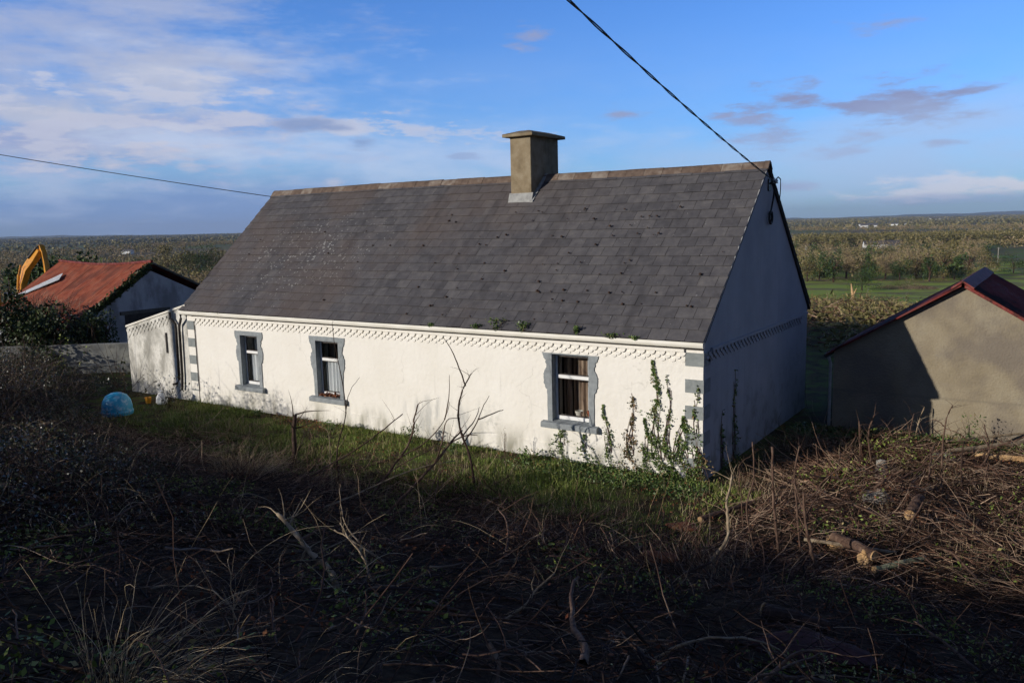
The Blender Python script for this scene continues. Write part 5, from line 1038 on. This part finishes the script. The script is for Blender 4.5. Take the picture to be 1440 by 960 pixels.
# hills
for a0,a1,dd,hs in [(-16,12,16000,[0,20,50,70,55,60,35,40,25,12,0]),(-2,24,13000,[0,10,30,40,28,45,50,30,10,0]),(52,72,15000,[0,20,40,50,35,20,10,0])]:
    ridge_hill(-a1,-a0,dd,hs)
hz=MB().box(-24500,24500,-24500,24500,-45,320)
mh=bpy.data.materials.new('haze_air'); mh.use_nodes=True; nt=mh.node_tree; nt.nodes.remove(nt.nodes['Principled BSDF']); pv=nt.nodes.new('ShaderNodeVolumePrincipled'); pv.inputs['Color'].default_value=(.55,.70,.95,1); pv.inputs['Density'].default_value=HZ; pv.inputs['Anisotropy'].default_value=.0; nt.links.new(pv.outputs[0],nt.nodes['Material Output'].inputs['Volume'])
if HZ>0: ho=hz.build('haze',mh); tag(ho,'thin pale air haze over the plain','haze',kind='stuff')

# ------------------------------------------------------------------ camera
cam=bpy.data.cameras.new('camera'); cam.lens=28.8; cam.sensor_width=36; cam.clip_end=60000; cam.clip_start=.05
co=bpy.data.objects.new('camera',cam); COL.objects.link(co); sc.camera=co
pitch,roll,yaw=.1395,-.0241,.5961
fwv=Vector((-math.sin(yaw)*math.cos(pitch),math.cos(yaw)*math.cos(pitch),-math.sin(pitch))); r0=Vector((math.cos(yaw),math.sin(yaw),0)); u0=r0.cross(fwv)
rr=r0*math.cos(roll)+u0*math.sin(roll); uu=-r0*math.sin(roll)+u0*math.cos(roll)
co.matrix_world=Matrix(((rr.x,uu.x,-fwv.x,5.412),(rr.y,uu.y,-fwv.y,-14.2),(rr.z,uu.z,-fwv.z,4.825),(0,0,0,1)))
# ------------------------------------------------------------------ light
sd=Vector((-.58,-1,.30)).normalized(); el=math.asin(sd.z); az=math.atan2(sd.x,sd.y)
sl=bpy.data.lights.new('sun','SUN'); sl.energy=4.0; sl.angle=R(.53); sl.color=(1,.93,.83)
so=bpy.data.objects.new('sun',sl); COL.objects.link(so); so.rotation_euler=sd.to_track_quat('Z','Y').to_euler()
W=bpy.data.worlds.new('World'); sc.world=W; W.use_nodes=True; nt=W.node_tree; N=nt.nodes; L=nt.links
bg=N['Background']; SK=.05; bg.inputs['Strength'].default_value=SK
sky=N.new('ShaderNodeTexSky'); sky.sky_type='NISHITA'; sky.sun_disc=False; sky.sun_elevation=el; sky.sun_rotation=az; sky.altitude=80; sky.air_density=1; sky.dust_density=.6; sky.ozone_density=2.5
tc=N.new('ShaderNodeTexCoord'); sp=N.new('ShaderNodeSeparateXYZ'); L.new(tc.outputs['Generated'],sp.inputs[0]); dx,dy,dz=sp.outputs
azn=mth(nt,'ARCTAN2',mth(nt,'MULTIPLY',dx,-1),dy)       # azimuth, anticlockwise from +Y (radians)
eln=mth(nt,'ARCSINE',dz)
def blob(a,e,ra,re):
    x=mth(nt,'DIVIDE',mth(nt,'SUBTRACT',azn,R(a)),R(ra)); y=mth(nt,'DIVIDE',mth(nt,'SUBTRACT',eln,R(e)),R(re))
    return mth(nt,'MAXIMUM',mth(nt,'SUBTRACT',1,mth(nt,'ADD',mth(nt,'MULTIPLY',x,x),mth(nt,'MULTIPLY',y,y))),0)
cb=N.new('ShaderNodeCombineXYZ'); L.new(azn,cb.inputs[0]); L.new(mth(nt,'MULTIPLY',eln,2.6),cb.inputs[1])
def nz(scale,detail,off=0,rough=.55,st=None):
    mp=N.new('ShaderNodeMapping'); mp.inputs['Location'].default_value=(off,off*.7,0); L.new(cb.outputs[0],mp.inputs[0])
    if st: mp.inputs['Scale'].default_value=st
    n=N.new('ShaderNodeTexNoise'); n.inputs['Scale'].default_value=scale; n.inputs['Detail'].default_value=detail; n.inputs['Roughness'].default_value=rough; L.new(mp.outputs[0],n.inputs['Vector']); return n.outputs['Fac']
def hsv(c,s,v):
    h=N.new('ShaderNodeHueSaturation'); h.inputs['Saturation'].default_value=s; h.inputs['Value'].default_value=v; L.new(c,h.inputs['Color']); return h.outputs[0]
col=mixc(nt,0,sky.outputs[0],(1,1,1))
tint=N.new('ShaderNodeMix'); tint.data_type='RGBA'; tint.blend_type='MULTIPLY'; tint.inputs[0].default_value=1; L.new(sky.outputs[0],tint.inputs[6]); tint.inputs[7].default_value=(*(1.33, 2.3, 4.1),1); col=tint.outputs[2]
k=1/SK
def C(r,g,b): return (r*k,g*k,b*k)
# broad veil near the horizon
n1=nz(3.0,7,3,.6,(1,1.4,1)); n2=nz(7,8,9,.6,(1,1.3,1)); n3=nz(15,7,5,.62,(1,1.5,1))
veil=mth(nt,'MULTIPLY',sstep(nt,eln,R(15),R(1)),sstep(nt,n1,.30,.70)); col=mixc(nt,mth(nt,'MULTIPLY',veil,.55),col,C(.40,.55,.86))
# layers: blobs list, noise, thresholds, colour, strength
def layer(blobs,nf,w,lo,hi,c,s):
    global col
    a=None
    for A_,E_,ra,re in blobs:
        x=mth(nt,'DIVIDE',mth(nt,'SUBTRACT',azn,R(A_)),R(ra)); y=mth(nt,'DIVIDE',mth(nt,'SUBTRACT',eln,R(E_)),R(re))
        x=mth(nt,'SUBTRACT',1,mth(nt,'SQRT',mth(nt,'ADD',mth(nt,'MULTIPLY',x,x),mth(nt,'MULTIPLY',y,y))))
        a=x if a is None else mth(nt,'MAXIMUM',a,x)
    v=mth(nt,'ADD',mth(nt,'MULTIPLY',a,.55),mth(nt,'MULTIPLY',mth(nt,'SUBTRACT',nf,.5),w)); m=mth(nt,'MULTIPLY',sstep(nt,v,lo,hi),s); col=mixc(nt,m,col,c)
layer([(61.17,1.41,23.88,2.98)],n1,1.0,-0.1,0.5,C(0.17, 0.29, 0.6),0.8)
layer([(61.41,11.72,12.93,6.96),(57.32,9.55,6.96,4.48),(63.55,8.42,7.96,4.48)],n2,2.4,-0.2,0.6,C(0.42, 0.48, 0.68),0.8)
layer([(56.74,9.16,5.97,2.49),(60.68,7.13,8.46,2.24),(58.80,6.14,9.45,1.99)],n2,1.8,-0.05,0.6,C(0.56, 0.58, 0.68),0.6)
layer([(60.82,5.46,13.93,1.99),(53.37,6.68,9.95,1.69),(48.03,6.96,4.48,0.90)],n3,2.4,-0.1,0.55,C(0.33, 0.38, 0.62),0.8)
layer([(43.48,5.12,16.91,2.49),(53.42,6.02,10.45,1.19)],n2,2.0,-0.05,0.7,C(0.55, 0.67, 0.9),0.75)
layer([(51.98,8.02,12.93,5.97),(63.30,3.13,9.95,2.98)],n3,2.2,-0.1,0.9,C(0.58, 0.67, 0.88),0.45)
layer([(61.81,7.30,7.46,1.99),(55.78,8.35,5.47,1.99),(52.04,7.14,4.48,1.19),(44.34,6.74,5.97,0.99),(37.69,6.21,5.97,0.70),(59.69,5.06,7.96,0.99)],n3,3.2,0.12,0.5,C(0.62, 0.63, 0.74),0.55)
layer([(44.02,5.77,1.69,0.55),(47.58,6.92,2.98,0.70),(37.01,4.79,1.49,0.30)],n3,1.3,0,0.45,C(0.22, 0.32, 0.58),0.8)
layer([(55.03,4.37,1.29,0.90),(56.25,4.98,2.98,0.80),(59.34,4.51,1.99,0.60),(45.94,3.13,0.90,0.60)],n3,1.5,0,0.5,C(0.6, 0.6, 0.72),0.6)
layer([(9.17,7.45,3.98,1.19),(11.16,6.85,2.98,0.90),(15.83,7.62,2.49,1.09),(17.14,7.26,2.98,0.70),(7.75,6.17,3.98,0.90),(6.09,7.34,3.48,0.55)],n3,2.2,0,0.55,C(0.27, 0.31, 0.52),0.95)
layer([(16.66,5.23,3.98,0.99),(18.24,6.53,3.48,0.75),(10.57,5.10,3.23,0.60),(15.49,2.15,2.49,0.50),(11.90,4.22,2.98,0.45),(6.71,4.42,1.99,0.35),(26.57,7.30,1.74,0.60),(32.47,12.44,1.99,0.80),(10.72,11.58,2.24,0.60)],n3,2.0,0,0.6,C(0.31, 0.36, 0.58),0.85)
layer([(6.60,1.79,5.97,0.75),(8.15,1.68,2.98,0.60),(3.79,1.83,3.48,0.60)],n3,2.0,-0.05,0.3,C(0.8, 0.8, 0.88),0.9)
layer([(6.37,1.01,7.46,0.50)],n3,1.4,0,0.5,C(0.36, 0.46, 0.72),0.6)
layer([(12.51,3.46,22.88,3.48),(34.82,4.98,12.43,2.49)],n1,2.0,-0.1,0.7,C(0.46, 0.6, 0.88),0.5)
# rest of the dome, out of view
# sky darkened overhead and behind the viewer to cut the fill light
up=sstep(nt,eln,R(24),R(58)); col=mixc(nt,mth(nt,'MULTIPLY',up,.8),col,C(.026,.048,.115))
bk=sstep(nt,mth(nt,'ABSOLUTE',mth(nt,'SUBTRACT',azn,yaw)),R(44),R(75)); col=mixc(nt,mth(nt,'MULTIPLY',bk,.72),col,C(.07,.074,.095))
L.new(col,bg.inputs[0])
W.cycles.sampling_method='NONE'

sc.view_settings.view_transform='Standard'; sc.view_settings.look='None'; sc.view_settings.exposure=0; sc.view_settings.gamma=1
sc.cycles.use_adaptive_sampling=True; sc.cycles.adaptive_threshold=.035; sc.cycles.max_bounces=4; sc.cycles.diffuse_bounces=3; sc.cycles.glossy_bounces=2; sc.cycles.transparent_max_bounces=8; sc.cycles.volume_bounces=0
